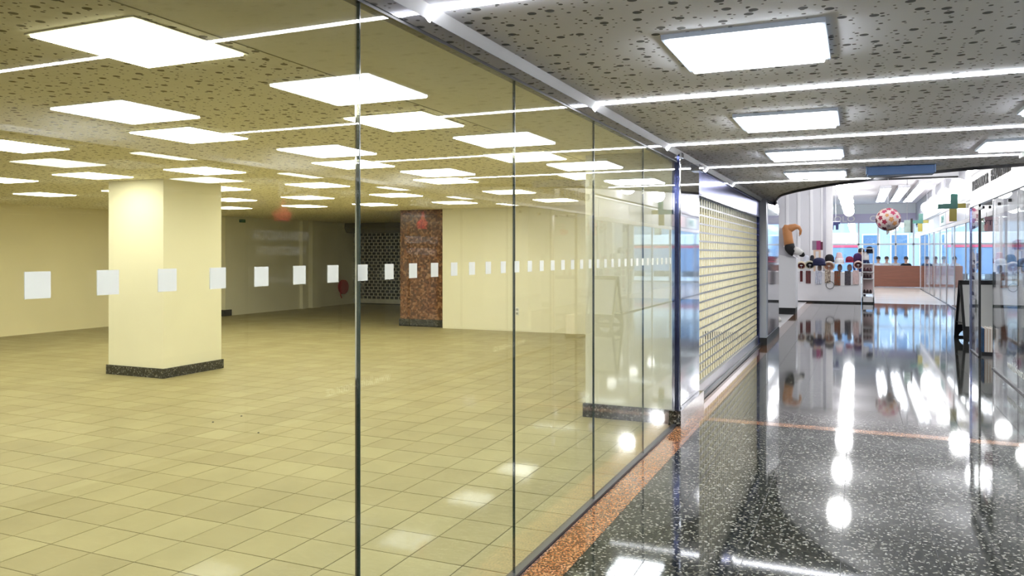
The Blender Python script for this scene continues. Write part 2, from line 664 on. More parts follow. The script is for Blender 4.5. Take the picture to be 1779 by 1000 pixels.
COLX = (-3.01, -4.95, -6.91, -8.6, -10.2, -12.03)
ROWY = (-2.0, .3, 2.64, 4.95, 7.22, 9.3, 11.35, 13.4)  # the near rows hold unseen lamps, added to brighten floor and ceiling
words = ('nearest', 'second', 'third', 'fourth', 'fifth', 'sixth', 'seventh', 'eighth')
for ci, x in enumerate(COLX):
    for ri, y in enumerate(ROWY):
        yy = y + (.07 * (x + 3.0) if y > 1 else 0)
        if x > -8.3 and yy > 14.5:
            continue
        panel_lamp(x, yy, LM_S, f'square warm ceiling lamp, {words[ci]} row from the glass, {words[ri]} along', 'square lamps of the empty shop')
cw = {-.8: 'added unseen behind the viewer', 1.36: 'added unseen overhead before the first cross strip', 3.79: 'in front of the first cross strip', 5.96: 'between first and second cross strips', 8.05: 'between second and third cross strips', 10.1: 'last before the curved ceiling edge'}  # lamps overhead and behind the viewer are unseen, added for light
for y, wd_ in cw.items():
    panel_lamp(-.457, y, LM_C, f'square white corridor lamp by the glass, {wd_}', 'square lamps of the corridor')
    if y < 9:
        panel_lamp(1.33, y, LM_C, f'square white corridor lamp by the right shop, {wd_}', 'square lamps of the corridor')

# ------------------------------------------------------------------ corridor ceiling with curved edge
edge = [(-1.60, 16.6), (-1.46, 15.9), (-1.37, 15.2), (-1.31, 14.55), (-1.16, 13.58), (-.98, 13.0), (-.82, 12.59), (-.61, 12.18), (-.36, 11.72), (-.07, 11.34), (.20, 10.98), (.45, 10.66), (.91, 10.27), (1.23, 10.06), (RX, 9.82)]


def smooth_poly(p, n=6):
    out = []
    for i in range(len(p) - 1):
        p0, p1, p2, p3 = (Vector(p[max(0, i - 1)]), Vector(p[i]), Vector(p[i + 1]), Vector(p[min(len(p) - 1, i + 2)]))
        for k in range(n):
            s = k / n
            out.append(tuple(.5 * ((2 * p1) + (p2 - p0) * s + (2 * p0 - 5 * p1 + 4 * p2 - p3) * s * s + (3 * p1 - p0 - 3 * p2 + p3) * s ** 3)))
    out.append(tuple(p[-1]))
    return out


EDGE = smooth_poly(edge)
outline = [(GX + .045, -4)] + [(GX + .045, 16.6)] + EDGE[1:] + [(RX, -4)]
cc = MB().prism(outline, 'z', ZC, ZC + .25).build('ceiling_corridor', M_PERF_C, kind='structure')
lip = MB()
ev = [Vector(p) for p in EDGE]
vs = []
for i, p in enumerate(ev):
    d = (ev[min(i + 1, len(ev) - 1)] - ev[max(i - 1, 0)]).normalized()
    nrm = Vector((-d[1], d[0]))
    for off, z in ((0, ZC - .035), (.02, ZC - .035), (.02, ZC + .26), (0, ZC + .26)):
        q = p + nrm * off
        vs.append((q[0], q[1], z))
lip.v = vs
for i in range(len(ev) - 1):
    for k in range(4):
        k2 = (k + 1) % 4
        lip.f.append([i * 4 + k, i * 4 + k2, (i + 1) * 4 + k2, (i + 1) * 4 + k])
lip.build('edge_trim', M_BLACK, cc)


def edge_x(y):
    """left-to-right limit of the slab at depth y"""
    for a, b in zip(EDGE, EDGE[1:]):
        if (a[1] - y) * (b[1] - y) <= 0 and a[1] != b[1]:
            s = (y - a[1]) / (b[1] - a[1])
            return a[0] + s * (b[0] - a[0])
    return RX


for i, y in enumerate((.62, 2.72, 4.86, 6.965, 8.93, 11.0)):  # the strip behind the viewer is unseen, added for light
    x1 = RX if y < 9.8 else edge_x(y) - .03
    t = thing('strip_lamp', ('thin white light strip crossing the corridor ceiling, ' + ('added unseen behind the viewer', 'almost overhead', 'first in front of the largest lamp', 'second along the corridor', 'third along the corridor', 'short last one meeting the curved edge')[i]), 'light strip', (0, y, ZC), group='light strips of the corridor ceiling')
    box('profile', M_ALU, -1.515, x1, y - .010, y + .010, ZC - .003, ZC + .004, t)
    box('diffuser', M_STRIP_E, -1.515, x1, y - .0065, y + .0065, ZC - .013, ZC - .001, t)
    # the strip folds down over the white cornice
    MB().prism([(-1.512, ZC - .009), (-1.518, ZC - .001), (-1.556, ZC - .052), (-1.550, ZC - .056)], 'y', y - .0065, y + .0065).build('folded_end', M_STRIP_E, t)

# ------------------------------------------------------------------ shopfront glass, rail, cornice
win = thing('window_1', None, None, (GX, 4, 0), kind='structure')
ymul = (-3.0, -1.72, -.40, .93, 2.262, 3.594, 4.881, 6.164, 7.42)
GT = 2.464
for a, b in zip(ymul, ymul[1:]):
    box('pane', M_GLASS, GX - .005, GX + .005, a + .003, b - .003, .012, GT, win)
for y in ymul[1:-1]:
    box('pane_edge', M_EDGE, GX - .006, GX + .006, y - .0025, y + .0025, .012, GT, win)
box('pane_edge_light', M_CHROME, GX - .012, GX - .006, 2.259, 2.265, .012, GT, win)
box('floor_channel', M_BLACK, GX - .022, GX + .022, -3.0, 7.33, 0, .018, win)
box('head_channel', M_BLACK, GX - .03, GX + .012, -3.0, 7.42, GT - .008, GT + .004, win)
for k, (a, b) in enumerate(((-3.0, .93), (.93, 3.02), (3.02, 7.46))):
    box('rail', M_BAND, GX - .035, GX + .016, a + .001, b - .001, GT + .004, GT + .056, win)
MB().prism([(GX - .04, GT + .056), (GX + .010, GT + .056), (GX + .022, GT + .070), (GX + .047, ZC), (GX - .04, ZC)], 'y', -4, 14.4).build('trim_3', M_WHITE, kind='structure')
box('bracket', M_CHROME, GX + .0, GX + .05, 7.44, 7.53, 2.50, 2.55, win, bevel=.004)
box('bracket', M_CHROME, GX + .0, GX + .06, 8.28, 8.50, 2.46, 2.53, win, bevel=.004)

k = 0
y = 1.076
st_me = MB().box(-.001, .001, -.0285, .0285, -.028, .028).mesh('safety_sticker')
st_me.materials.append(M_FILM)
for k in range(38):
    yy = 1.076 + .0285 + k * .1675
    if any(abs(yy - ym) < .0 for ym in ymul) or yy > 7.28:
        continue
    o = link('safety_sticker', st_me)
    o.location = (GX + .0065, yy, 1.535)
    tag(o, 'small pale square safety sticker in the row across the shopfront glass', 'sticker', 'safety stickers on the shopfront glass')

# ------------------------------------------------------------------ corridor floor
floor_c = box('floor_corridor', M_SEAM, GX + .02, 2.75, -4, 28, -.2, -.004, kind='structure')
xs = [-1.342, -1.02, -.55, -.08, .39, .86, 1.33, 1.80, 2.27, 2.70]
ys = []
y = 7.70
while y > 2.2:
    ys.append((y - .94, y))
    y -= .94
y = 7.85
while y < 27.8:
    ys.append((y, min(y + .94, 28)))
    y += .94
sg = .0016
slab_cache = {}


def slab(name, m, x0, x1, y0, y1):
    key = (name, round(x1 - x0, 3), round(y1 - y0, 3))
    if key not in slab_cache:
        w, d = (x1 - x0) / 2 - sg, (y1 - y0) / 2 - sg
        slab_cache[key] = MB().box(-w, w, -d, d, -.012, 0, 'b').mesh(name)
    o = link(name, slab_cache[key], m, floor_c)
    o.location = Vector(((x0 + x1) / 2, (y0 + y1) / 2, 0)) - org(floor_c)
    return o


for y0, y1 in ys:
    for x0, x1 in zip(xs, xs[1:]):
        if x0 > 1.9 and y1 < 14.5:
            continue
        slab('terrazzo_slab', M_TERR, x0, x1, y0, y1)
    slab('border_slab', M_ORANGE, GX + .024, -1.342, y0, y1)
for x0, x1 in zip(xs, xs[1:]):
    slab('band_slab', M_ORANGE, x0, x1, 7.70, 7.85)
slab('border_slab', M_ORANGE, GX + .024, -1.342, 7.70, 7.85)
slab('terrazzo_slab', M_TERR, -1.342, 1.80, -4, ys[0][0] if ys[0][0] < 2.3 else min(q[0] for q in ys))
slab('border_slab', M_ORANGE, GX + .024, -1.342, -4, min(q[0] for q in ys))
M_LIGHTFLOOR = mat('pale_stone_floor', (.62, .56, .50), .18, var=.25, vscale=1.5, stretch=(.4, 3, 1))
box('floor_hall', M_LIGHTFLOOR, -16, 8, 28, 44, -.2, 0, kind='structure')
box('floor_side', mat('white_stone_floor', (.80, .79, .80), .2, var=.08), -8, GX + .022, 15.15, 28, -.2, 0, kind='structure')
box('floor_right_shop', mat('grey_shop_floor', (.22, .22, .23), .15, var=.2), 2.75, 8, -4, 28, -.2, 0, kind='structure')
box('floor_right_front', MATS['grey_shop_floor'], RX + .02, 2.75, -4, 14.6, -.003, .001, kind='structure')


# ------------------------------------------------------------------ rolling grilles
def grille(name, label, origin, axis, length, z0, z1, parent_label=None, m=M_GALV, pitch=.165, rowh=.1, stagger=True, m2=None):
    """rows of staggered openings; axis 'y' runs along y at x = origin[0], 'x' along x at y = origin[1]"""
    t = thing(name, label, 'shutter', (origin[0], origin[1], 0))
    nrow = int(round((z1 - z0) / rowh))
    rh = (z1 - z0) / nrow
    bar, tie = .020, .036
    cache = {}
    for r in range(nrow):
        st = (r % 2) if stagger else 0
        if st not in cache:
            bm = bmesh.new()
            # column boundaries
            cuts = [0.0]
            p = (pitch / 2 if st else 0) + tie
            opens = []
            p = pitch / 2 if st else tie / 2
            while p + pitch < length:
                opens.append((p + tie / 2, p + pitch - tie / 2))
                p += pitch
            xs_ = [0] + [q for o_ in opens for q in o_] + [length]
            zs_ = [0, bar / 2, rh - bar / 2, rh]
            grid = [[bm.verts.new((x, 0, z) if axis == 'x' else (0, x, z)) for z in zs_] for x in xs_]
            for i in range(len(xs_) - 1):
                for j in range(3):
                    if j == 1 and i % 2 == 1:
                        continue
                    fc = bm.faces.new((grid[i][j], grid[i + 1][j], grid[i + 1][j + 1], grid[i][j + 1]))
                    fc.material_index = 1 if (j == 1 and m2) else 0
            bmesh.ops.recalc_face_normals(bm, faces=bm.faces)
            bmesh.ops.solidify(bm, geom=bm.faces[:], thickness=.012)
            me = bpy.data.meshes.new('grille_slat')
            bm.to_mesh(me)
            bm.free()
            cache[st] = me
            me.materials.append(m)
            if m2:
                me.materials.append(m2)
        o = link('grille_slat', cache[st], m, t)
        o.location = (0, 0, z0 + r * rh)
    return t


# front grille closing the shop further along the corridor
t = grille('rolling_grille', 'closed steel rolling grille beside the mirror column, cream shop behind it', (-1.615, 8.56, 0), 'y', 5.83, .17, 2.23, m=M_GALV, stagger=False, m2=mat('cream_lit_steel', (.80, .76, .60), .5, .1, var=.08))  # ties coloured cream for the warm shop light on them
box('dark_backing', M_BLACK, -1.80, -1.66, 8.56, 14.36, 2.125, 2.30, t)  # black box added so the top openings show a dark inside
box('bottom_rail', M_ALU, -1.64, -1.585, 8.54, 14.40, .045, .165, t, bevel=.004)
box('threshold', M_BLACK, -1.66, -1.545, 8.53, 14.40, 0, .045, t)
box('guide_rail', M_NAVY, -1.66, -1.57, 14.36, 14.42, .045, 2.24, t)
box('guide_rail', M_NAVY, -1.66, -1.60, 8.50, 8.55, .14, 2.24, t)
box('header_box', M_BLUE_ST, -1.80, -1.565, 8.52, 14.38, 2.245, 2.50, t, bevel=.004)
box('header_trim', M_NAVY, -1.80, -1.555, 8.52, 14.40, 2.50, 2.525, t)
box('header_lip', M_NAVY, -1.80, -1.565, 8.52, 14.38, 2.23, 2.246, t)
# column at its far end
t = thing('end_column', 'grey square column at the far end of the rolling grille', 'column', (-1.53, 15.5, 0))
box('shaft', mat('grey_blue_cladding', (.50, .53, .62), .35, var=.05), -1.75, -1.46, 14.42, 16.75, .0, ZC + .02, t, bevel=.004)
box('glossy_cladding', M_GLASS_R if False else mat('mirror_glass_cladding', (.72, .74, .80), .05, .85), -1.462, -1.452, 14.62, 16.72, .15, ZC - .05, t)
box('plinth', M_BLACKP, -1.77, -1.448, 14.40, 16.77, 0, .13, t)

# deep grille at the back of the shop
t = grille('rear_grille', 'brick-patterned grey rolling grille closing the dark back of the shop', (-14.98, 21.2, 0), 'x', 2.95, .16, 2.25, m=mat('rear_grille_steel', (.78, .78, .74), .5, .4, var=.15))
box('bottom_rail', MATS['rear_grille_steel'], -15.0, -12.0, 21.18, 21.24, .03, .16, t)
box('guide_rail', M_BLACK, -15.06, -14.98, 21.16, 21.26, 0, 2.3, t)
MB().prism([(20.75, 2.56), (20.72, 2.40), (20.85, 2.26), (21.26, 2.26), (21.26, 2.56)], 'x', -15.1, -12.0).build('roller_box', mat('dark_roller_box', (.14, .13, .09), .6), t)

# small wall fittings in the shop
t = thing('hose_reel', 'round red fire hose reel on the wall left of the rear grille', 'hose reel', (-14.82, 20.55, 0.56))
me = MB().lathe([(.02, -.05), (.26, -.05), (.27, -.04), (.27, -.03), (.12, -.025), (.12, .025), (.27, .03), (.27, .04), (.26, .05), (.02, .05)], (0, 0, 0), 24)
for i, (x, yv, z) in enumerate(me.v):
    me.v[i] = (-14.76 + z, 20.55 + x * .82, .56 + yv * .82)
me.build('reel', M_RED, t)
MB().tube([(-14.76, 20.55 + .16 * math.cos(a * .35), .56 + .16 * math.sin(a * .35)) for a in range(19)], .018, 8).build('hose', M_BLACK, t)
MB().tube([(-14.76, 20.42, .44), (-14.74, 20.38, .30), (-14.74, 20.44, .22)], .016, 8).build('nozzle', M_RED, t)
t = thing('safety_sign', 'tiny red fire sign above the hose reel', 'sign', (-14.84, 20.3, .94))
box('plate', M_RED, -14.85, -14.83, 20.22, 20.36, .84, 1.04, t)
box('pictogram', M_LETTER_W, -14.831, -14.826, 20.26, 20.32, .89, .99, t)
t = thing('exit_sign', 'small dark green exit sign high on the far left wall', 'sign', (-14.8, 16.2, 2.42))
box('plate', mat('exit_green', (.02, .10, .05), .5), -14.85, -14.82, 16.10, 16.30, 2.42, 2.50, t)
box('arrow', mat('exit_pale', (.10, .25, .15), .5), -14.822, -14.815, 16.14, 16.26, 2.45, 2.47, t)
t = thing('wall_socket', 'small white double socket low on the cream back wall', 'socket', (-6.42, 14.95, .4))
box('plate', M_WHITE, -6.46, -6.38, 14.935, 14.952, .33, .49, t, bevel=.003)
for z in (.37, .45):
    box('outlet', mat('socket_grey', (.35, .35, .33), .5), -6.445, -6.395, 14.93, 14.936, z - .022, z + .022, t)
for x0, x1, lab in ((-2.62, -2.0, 'left'), (-1.93, -1.76, 'right')):
    t = thing('floor_convector', f'low black grid convector by the cream wall behind the rolling grille, {lab} piece', 'convector', (x0, 14.9, 0))
    box('body', M_BLACK, x0, x1, 14.80, 14.94, .02, .16, t)
    for r in range(3):
        box('slat', mat('worn_black', (.05, .05, .05), .5), x0 + .01, x1 - .01, 14.79, 14.80, .04 + r * .045, .055 + r * .045, t)
# loose cable on the floor behind the grille
o = MB().tube([(-2.05, 9.6, .012), (-1.95, 10.4, .012), (-2.02, 11.2, .012), (-1.9, 12.2, .012), (-1.98, 13.1, .012), (-1.85, 13.7, .012)], .008, 6).build('floor_cable', M_BLACK)
tag(o, 'thin black cable lying on the tiles behind the rolling grille', 'cable')
for i, (px, py) in enumerate(((370, 733.5), (419.5, 723), (449, 752))):
    q = pix(px, 500, 5)
    f_ = Vector((-math.sin(YAW), math.cos(YAW), 0)) + Vector((math.cos(YAW), math.sin(YAW), 0)) * ((px - CXP) / FPX)
    q = f_ * (H * FPX / (py - HZ))
    o = MB().lathe([(.0001, 0), (.009, .001), (.010, .004), (.004, .008), (.0001, .009)], (q[0], q[1], .0008), 8).build('floor_debris', M_BLACK)
    tag(o, 'tiny dark crumb on the beige tiles in front of the free-standing column, ' + ('leftmost', 'rearmost', 'nearest')[i], 'crumb', 'crumbs on the shop floor')

# ------------------------------------------------------------------ right shopfront (near)
wr = thing('window_2', None, None, (RX, 6, 0), kind='structure')
ymr = (-3.0, -1.6, -.2, 1.2, 2.6, 4.0, 5.35, 6.7, 8.05, 9.4, 10.9, 12.75, 14.1, 15.05)
for a, b in zip(ymr, ymr[1:]):
    if a == 12.75:
        continue            # open doorway
    box('pane', M_GLASS_R, RX - .005, RX + .005, a + .003, b - .003, .012, 2.36, wr)
for y in ymr[1:-2]:
    box('pane_edge', M_EDGE, RX - .006, RX + .006, y - .0025, y + .0025, .012, 2.36, wr)
box('floor_channel', M_BLACK, RX - .02, RX + .02, -3, 12.75, 0, .018, wr)
box('floor_channel', M_BLACK, RX - .02, RX + .02, 14.1, 15.05, 0, .018, wr)
box('pane_edge', M_EDGE, RX - .007, RX + .007, 12.745, 12.755, .012, 2.36, wr)
box('transom', M_ALU, RX - .03, RX + .04, -3, 15.1, 2.36, 2.40, wr)
box('door_stile', M_BLACK, RX - .015, RX + .015, 14.07, 14.12, .012, 2.36, wr)
box('corner_post', mat('blue_mirror_post', (.22, .25, .45), .1, .9), RX - .02, RX + .05, 15.05, 15.15, 0, 2.40, wr, bevel=.004)
box('closer_box', M_BLACK, RX - .03, RX + .0, 13.55, 14.0, 2.27, 2.31, wr)
for yy in (11.4, 12.2, 13.0):
    o = box('spider_fitting', M_BLACK, RX - .025, RX + .01, yy - .02, yy + .02, 2.24, 2.28, wr, bevel=.006)
# fascia: white, low under the corridor slab, tall beyond its curved edge
fs = thing('trim_4', None, None, (RX, 6, 2.4), kind='structure')
box('fascia_panel', M_WHITE, RX, RX + .03, -3.0, 9.86, 2.40, ZC + .25, fs)
for a, b in ((9.86, 11.6), (11.6, 13.35), (13.35, 15.1)):
    box('fascia_panel', mat('fascia_pale', (.56, .56, .60), .25), RX, RX + .03, a + .002, b - .002, 2.40, 2.90, fs)
box('fascia_cap', M_ALU, RX - .01, RX + .05, 9.86, 15.12, 2.89, 2.915, fs)
box('fascia_return', M_WALLGREY, RX, HX + .05, 15.08, 15.12, 2.40, 2.90, fs)
to_reader = lambda o: frame_mtx(o, (0, -1, 0), (0, 0, 1))   # on the right wall, read from the corridor
text('KOH-I-NOOR', .225, to_reader((RX - .006, 14.05, 2.69)), M_LETTER_D, fs, .004, 1.25)
text('HARDTMUTH', .225, to_reader((RX - .006, 12.15, 2.69)), M_LETTER_D, fs, .004, 1.12)
# white lettering on the glass further back, seen as reflections in the empty shop's front
lg = (RX - .0065)
for yc in (5.8, 8.35):
    text('KOH-I-NOOR', .13, to_reader((lg, yc, 1.76)), M_LETTER_W, wr, .0006, .98)
    text('HARDTMUTH', .12, to_reader((lg, yc, 1.62)), M_LETTER_W, wr, .0006, .92)
    MB().prism([(yc - .10, 1.90), (yc + .10, 1.90), (yc + .13, 1.98), (yc + .05, 2.03), (yc + .02, 2.13), (yc - .03, 2.02), (yc - .13, 1.97)], 'x', lg - .001, lg).build('red_emblem', M_RED, wr)
text('since 1790', .075, to_reader((lg, 5.75, 1.36)), M_LETTER_W, wr, .0006)
text('ROZVOJ', .16, to_reader((lg, 6.05, 2.20)), M_LETTER_W, wr, .0006)
text('INSPIRACE', .16, to_reader((lg, 8.45, 2.22)), M_LETTER_W, wr, .0006)
text('PAPÍRY', .14, to_reader((lg, 13.4, 1.98)), MATS['red_paint'], wr, .0006)
text('www.koh-i-noor.cz', .15, to_reader((lg, 7.05, .22)), M_LETTER_W, wr, .0006)
text('www.koh-i-noor.cz', .15, to_reader((lg, 11.0, .22)), M_LETTER_W, wr, .0006)

# interior of the right shop
box('wall_right_shop_back', mat('warm_shop_wall', (.52, .44, .34), .6, var=.15), 6.6, 6.8, -4, 15.1, 0, ZC, kind='structure')
box('wall_right_shop_end', M_WHITE, HX + .6, 6.8, 15.3, 15.45, 0, ZC + .3, kind='structure')
box('ceiling_right_shop', mat('right_shop_ceiling', (.70, .68, .62), .8), RX + .04, 6.8, -4, 15.3, ZC, ZC + .2, kind='structure')
for x in (2.88, 4.6):
    for y in (3.6, 5.72, 7.8, 9.9, 12.0, 14.0):  # farthest front lamps are added to brighten the board and canvases
        if x > 4 and y > 8:
            continue
        panel_lamp(x, y, LM_R, f'ceiling lamp of the right shop seen mirrored or added for light, {"front" if x < 4 else "rear"} row, {words[int((y - 3) / 2.1)].replace("nearest", "first")}', 'lamps of the right shop')

# stack of blank canvases leaning behind the glass
tb = thing('canvas_rack', 'low black base holding upright blank canvases behind the right shop glass', 'rack', (1.90, 14.42, 0))
box('base', M_BLACKP, 1.785, 2.02, 14.30, 14.75, 0, .05, tb)
box('base_lip', M_BLACK, 1.785, 2.02, 14.29, 14.30, 0, .06, tb)
for i in range(6):
    x0 = 1.795 + i * .0365
    cvs = thing('blank_canvas', ('blue-printed canvas, leftmost of those standing in the black base' if i == 0 else f'cream-edged blank canvas in the black base, {words[i]} from the left').replace('nearest', 'first'), 'canvas', (x0, 14.4, .05), group='canvases in the black base')
    box('stretched_cloth', mat('blue_print', (.03, .12, .30), .6, var=.6, vscale=9) if i == 0 else mat('canvas_cloth', (.93, .88, .84), .8), x0, x0 + .026, 14.31, 14.73, .05, .43 - .004 * (i % 2), cvs, bevel=.006)
    box('stretcher_edge', mat('canvas_edge', (.72, .52, .42), .8), x0 + .027, x0 + .0345, 14.315, 14.725, .055, .42, cvs)

# A-board at the corner
ab = thing('sandwich_board', 'black framed sandwich board with white face beside the right glass corner', 'sandwich board', (2.10, 17.1, 0), rz=math.radians(13))
ORG[ab.name] = Vector((0, 0, 0))


def board_face(sgn):
    """local coordinates: x along the board, leaning towards the apex"""
    def P(x, s, z, off):
        # s: foot offset along y
        return (x, sgn * (.23 * (1 - z / 1.10) + .015) + sgn * off, z)
    w = .36
    fr = MB()

    def bar(x0, x1, z0, z1):
        a = [P(x0, 0, z0, .012), P(x1, 0, z0, .012), P(x1, 0, z1, .012), P(x0, 0, z1, .012)]
        b = [P(x0, 0, z0, -.012), P(x1, 0, z0, -.012), P(x1, 0, z1, -.012), P(x0, 0, z1, -.012)]
        n = len(fr.v)
        fr.v.extend(a + b)
        for q in ((0, 1, 2, 3), (7, 6, 5, 4), (0, 4, 5, 1), (1, 5, 6, 2), (2, 6, 7, 3), (3, 7, 4, 0)):
            fr.f.append([n + i for i in q])
    bar(-w, -w + .045, 0, 1.10)
    bar(w - .045, w, 0, 1.10)
    bar(-w, w, 1.02, 1.10)
    bar(-w, w, .20, .25)
    bar(-w, w, .0, .035)
    o = fr.build('frame', M_BLACK, ab)
    pn = MB()
    a = [P(-w + .04, 0, .24, .004), P(w - .04, 0, .24, .004), P(w - .04, 0, 1.03, .004), P(-w + .04, 0, 1.03, .004)]
    b = [P(-w + .04, 0, .24, -.004), P(w - .04, 0, .24, -.004), P(w - .04, 0, 1.03, -.004), P(-w + .04, 0, 1.03, -.004)]
    pn.v = a + b
    pn.f = [[0, 1, 2, 3], [7, 6, 5, 4], [0, 4, 5, 1], [1, 5, 6, 2], [2, 6, 7, 3], [3, 7, 4, 0]]
    pn.build('white_panel', mat('whiteboard', (.94, .94, .95), .35), ab)
    # rounded cut-out feet
    ft = MB()
    pts = [(-w + .045, .035)] + [(-w + .045 + .30 - .30 * math.cos(k * PI / 10), .035 + .15 * math.sin(k * PI / 10)) for k in range(11)][1:-1]
    arc = [(-w + .08 + .28 * (1 - math.cos(k * PI / 12)), .035 + .155 * math.sin(k * PI / 12)) for k in range(13)]
    outer = [(-w + .04, .20), (-w + .04, .03)] + arc + [(w - .04, .03), (w - .04, .20)]
    n = len(outer)
    for off in (.006, -.006):
        for x, z in outer:
            ft.v.append(P(x, 0, z, off))
    ft.f.append(list(range(n)))
    ft.f.append(list(reversed(range(n, 2 * n))))
    for i in range(n):
        j = (i + 1) % n
        ft.f.append([i, n + i, n + j, j])
    ft.build('cut_out_foot', M_BLACK, ab)


board_face(-1)
board_face(1)
MB().box(-.345, -.335, -.17, .17, .30, .315).build('brace', M_BLACK, ab)
MB().box(.335, .345, -.17, .17, .30, .315).build('brace', M_BLACK, ab)

# pink sign behind the right glass, its back towards the viewer
t = thing('hanging_sign', 'pink hanging sign with mirrored dark letters behind the right shop glass', 'sign', (2.2, 16.6, 2.1))
q0, q1 = pix(1711, 402, 16.6), pix(1735, 376, 16.6)
box('plate', mat('pink_board', (.92, .60, .72), .6), q0[0], q1[0], 16.6, 16.62, q0[2], q1[2], t)
cxs, czs = (q0[0] + q1[0]) / 2, (q0[2] + q1[2]) / 2
text('ICTY', .135, frame_mtx((cxs, 16.594, czs + .02), (-1, 0, 0), (0, 0, 1)), mat('plum_letter', (.10, .03, .10), .5), t, .001)
MB().tube([(cxs - .08, 16.61, q1[2]), (cxs - .08, 16.61, 4.3)], .004, 6).build('hanger', M_BLACK, t)
MB().tube([(cxs + .08, 16.61, q1[2]), (cxs + .08, 16.61, 4.3)], .004, 6).build('hanger', M_BLACK, t)

# ------------------------------------------------------------------ blue box under the ceiling edge
t = thing('blue_ceiling_box', 'long blue box fixed under the corridor ceiling at its curved edge', 'box', (.43, 9.7, ZC))
box('body', mat('blue_enamel', (.025, .09, .24), .45, var=.08), .10, .755, 9.56, 9.80, 2.462, 2.556, t, bevel=.004)
box('end_cap', mat('blue_enamel_light', (.08, .15, .30), .45), .085, .10, 9.55, 9.81, 2.475, 2.56, t)
box('end_cap', MATS['blue_enamel_light'], .755, .77, 9.55, 9.81, 2.475, 2.56, t)
t = thing('ceiling_sensor', 'small white round sensor on the ceiling near the curved edge', 'sensor', (.05, 10.95, ZC))
q = pix(1514, 309, 10.9)
MB().lathe([(.001, -.035), (.03, -.03), (.045, -.012), (.045, .0)], (q[0], 10.75, ZC), 14).build('housing', M_WHITE, t, smooth=True)
MB().lathe([(.047, -.004), (.05, 0)], (q[0], 10.75, ZC), 14).build('rim', M_ALU, t)

# ------------------------------------------------------------------ hall: globes
g_me = MB().sphere((0, 0, 0), .205, 28, 18).mesh('globe', smooth=True)
g_me.materials.append(M_GLOBE_E)


def globe_lamp(x, y, label, ztop=4.3):
    z = 3.365
    t = thing('globe_lamp', label, 'pendant lamp', (x, y, z), group='opal globe pendants of the hall')
    link('globe', g_me, None, t)
    MB().lathe([(.05, .198), (.05, .215), (.02, .23), (.012, .24)], (x, y, z), 12).build('holder', M_ALU, t)
    MB().tube([(x, y, z + .23), (x, y, ztop)], .004, 6).build('cord', M_ALU, t)


for i in range(7):
    y = 16.4 + 3.22 * i
    globe_lamp(-.33, y, f'white opal globe pendant, {words[i]} in the row along the hall centre', 4.3 if y < 26 else 4.1)
for i in range(5):
    y = 20.3 + 3.42 * i
    globe_lamp(2.43 - .0, y, f'white opal globe pendant, {words[i]} in the row by the right-hand shops', 4.3 if y < 26 else 4.1)

t = thing('ceiling_device', 'small white box under the ceiling at the right end of a light strip', 'box', (1.56, 8.84, ZC))
box('housing', M_WHITE, 1.42, 1.71, 8.72, 8.90, ZC - .055, ZC - .001, t, bevel=.008)
box('cover_line', M_FRAME, 1.44, 1.69, 8.715, 8.72, ZC - .032, ZC - .026, t)

# ------------------------------------------------------------------ hall walls
hw = thing('wall_left_hall', None, None, (-5, 30, 0), kind='structure')
box('wall_face', M_WHITE, -5.2, -5, 15.15, 44, 0, 4.3, hw)
box('wall_left_hall_front', M_WHITE, -8, -1.75, 15.15, 15.3, 0, 4.3, kind='structure')
# block of glossy white panels behind the hat counter
pb = thing('panel_block', 'tall block of glossy white wall panels behind the hat counter', 'wall block', (-2.5, 31, 0))
xl = [-3.6, pix(1368, 400, 31)[0], pix(1388, 400, 31)[0], pix(1410, 400, 31)[0], pix(1429, 400, 31)[0]]
for a, b in zip(xl, xl[1:]):
    box('panel', M_WALLGREY, a + .02, b - .02, 31, 31.1, 0, 4.08, pb)
for a in xl[1:]:
    box('joint_strip', mat('gloss_white_strip', (.88, .89, .92), .1), a - .05, a + .05, 30.97, 31.06, 0, 4.08, pb)
box('end_post', mat('grey_post', (.40, .40, .45), .3, .5), xl[-1] + .02, xl[-1] + .12, 30.95, 31.3, 0, 4.08, pb)
box('white_return', M_WHITE, xl[-1] + .12, xl[-1] + .34, 31.1, 31.4, 0, 4.08, pb)
box('side_face', M_WALLGREY, -3.6, xl[-1] + .1, 31.1, 33.5, 0, 4.08, pb)

# right-hand shops of the hall
ws = thing('window_3', None, None, (HX, 28, 0), kind='structure')
ym = (15.2, 18.2, 21.0, 23.7, 26.3, 28.6, 30.7, 33.0, 35.2, 37.4, 40.0)
for a, b in zip(ym, ym[1:]):
    if 18 < a < 27.5:
        pass
    box('pane', M_GLASS_R, HX - .006, HX + .006, a + .03, b - .03, .03, 2.40, ws)
for y in ym:
    box('mullion', M_ALU, HX - .02, HX + .02, y - .03, y + .03, 0, 2.45, ws)
box('transom', M_WHITE, HX - .03, HX + .03, 15.2, 40, 2.40, 2.50, ws)
for a, b in zip(ym, ym[1:]):
    box('fascia_panel', mat('fascia_grey', (.50, .50, .54), .25), HX - .01, HX + .04, a + .01, b - .01, 2.50, 2.95, ws)
box('fascia_cap', M_ALU, HX - .03, HX + .05, 15.2, 40, 2.95, 2.99, ws)
box('upper_wall', mat('grey_upper_wall', (.46, .46, .50), .6), HX + .05, HX + .15, 15.2, 44, 2.99, 4.3, ws)
box('floor_channel', M_BLACK, HX - .02, HX + .02, 15.2, 40, 0, .03, ws)
box('wall_right_hall_back', M_WHITE, 5.2, 5.4, 15.3, 44, 0, 3.0, kind='structure')
box('ceiling_right_hall', M_WHITE, HX + .05, 5.4, 15.3, 44, 2.9, 3.05, kind='structure')
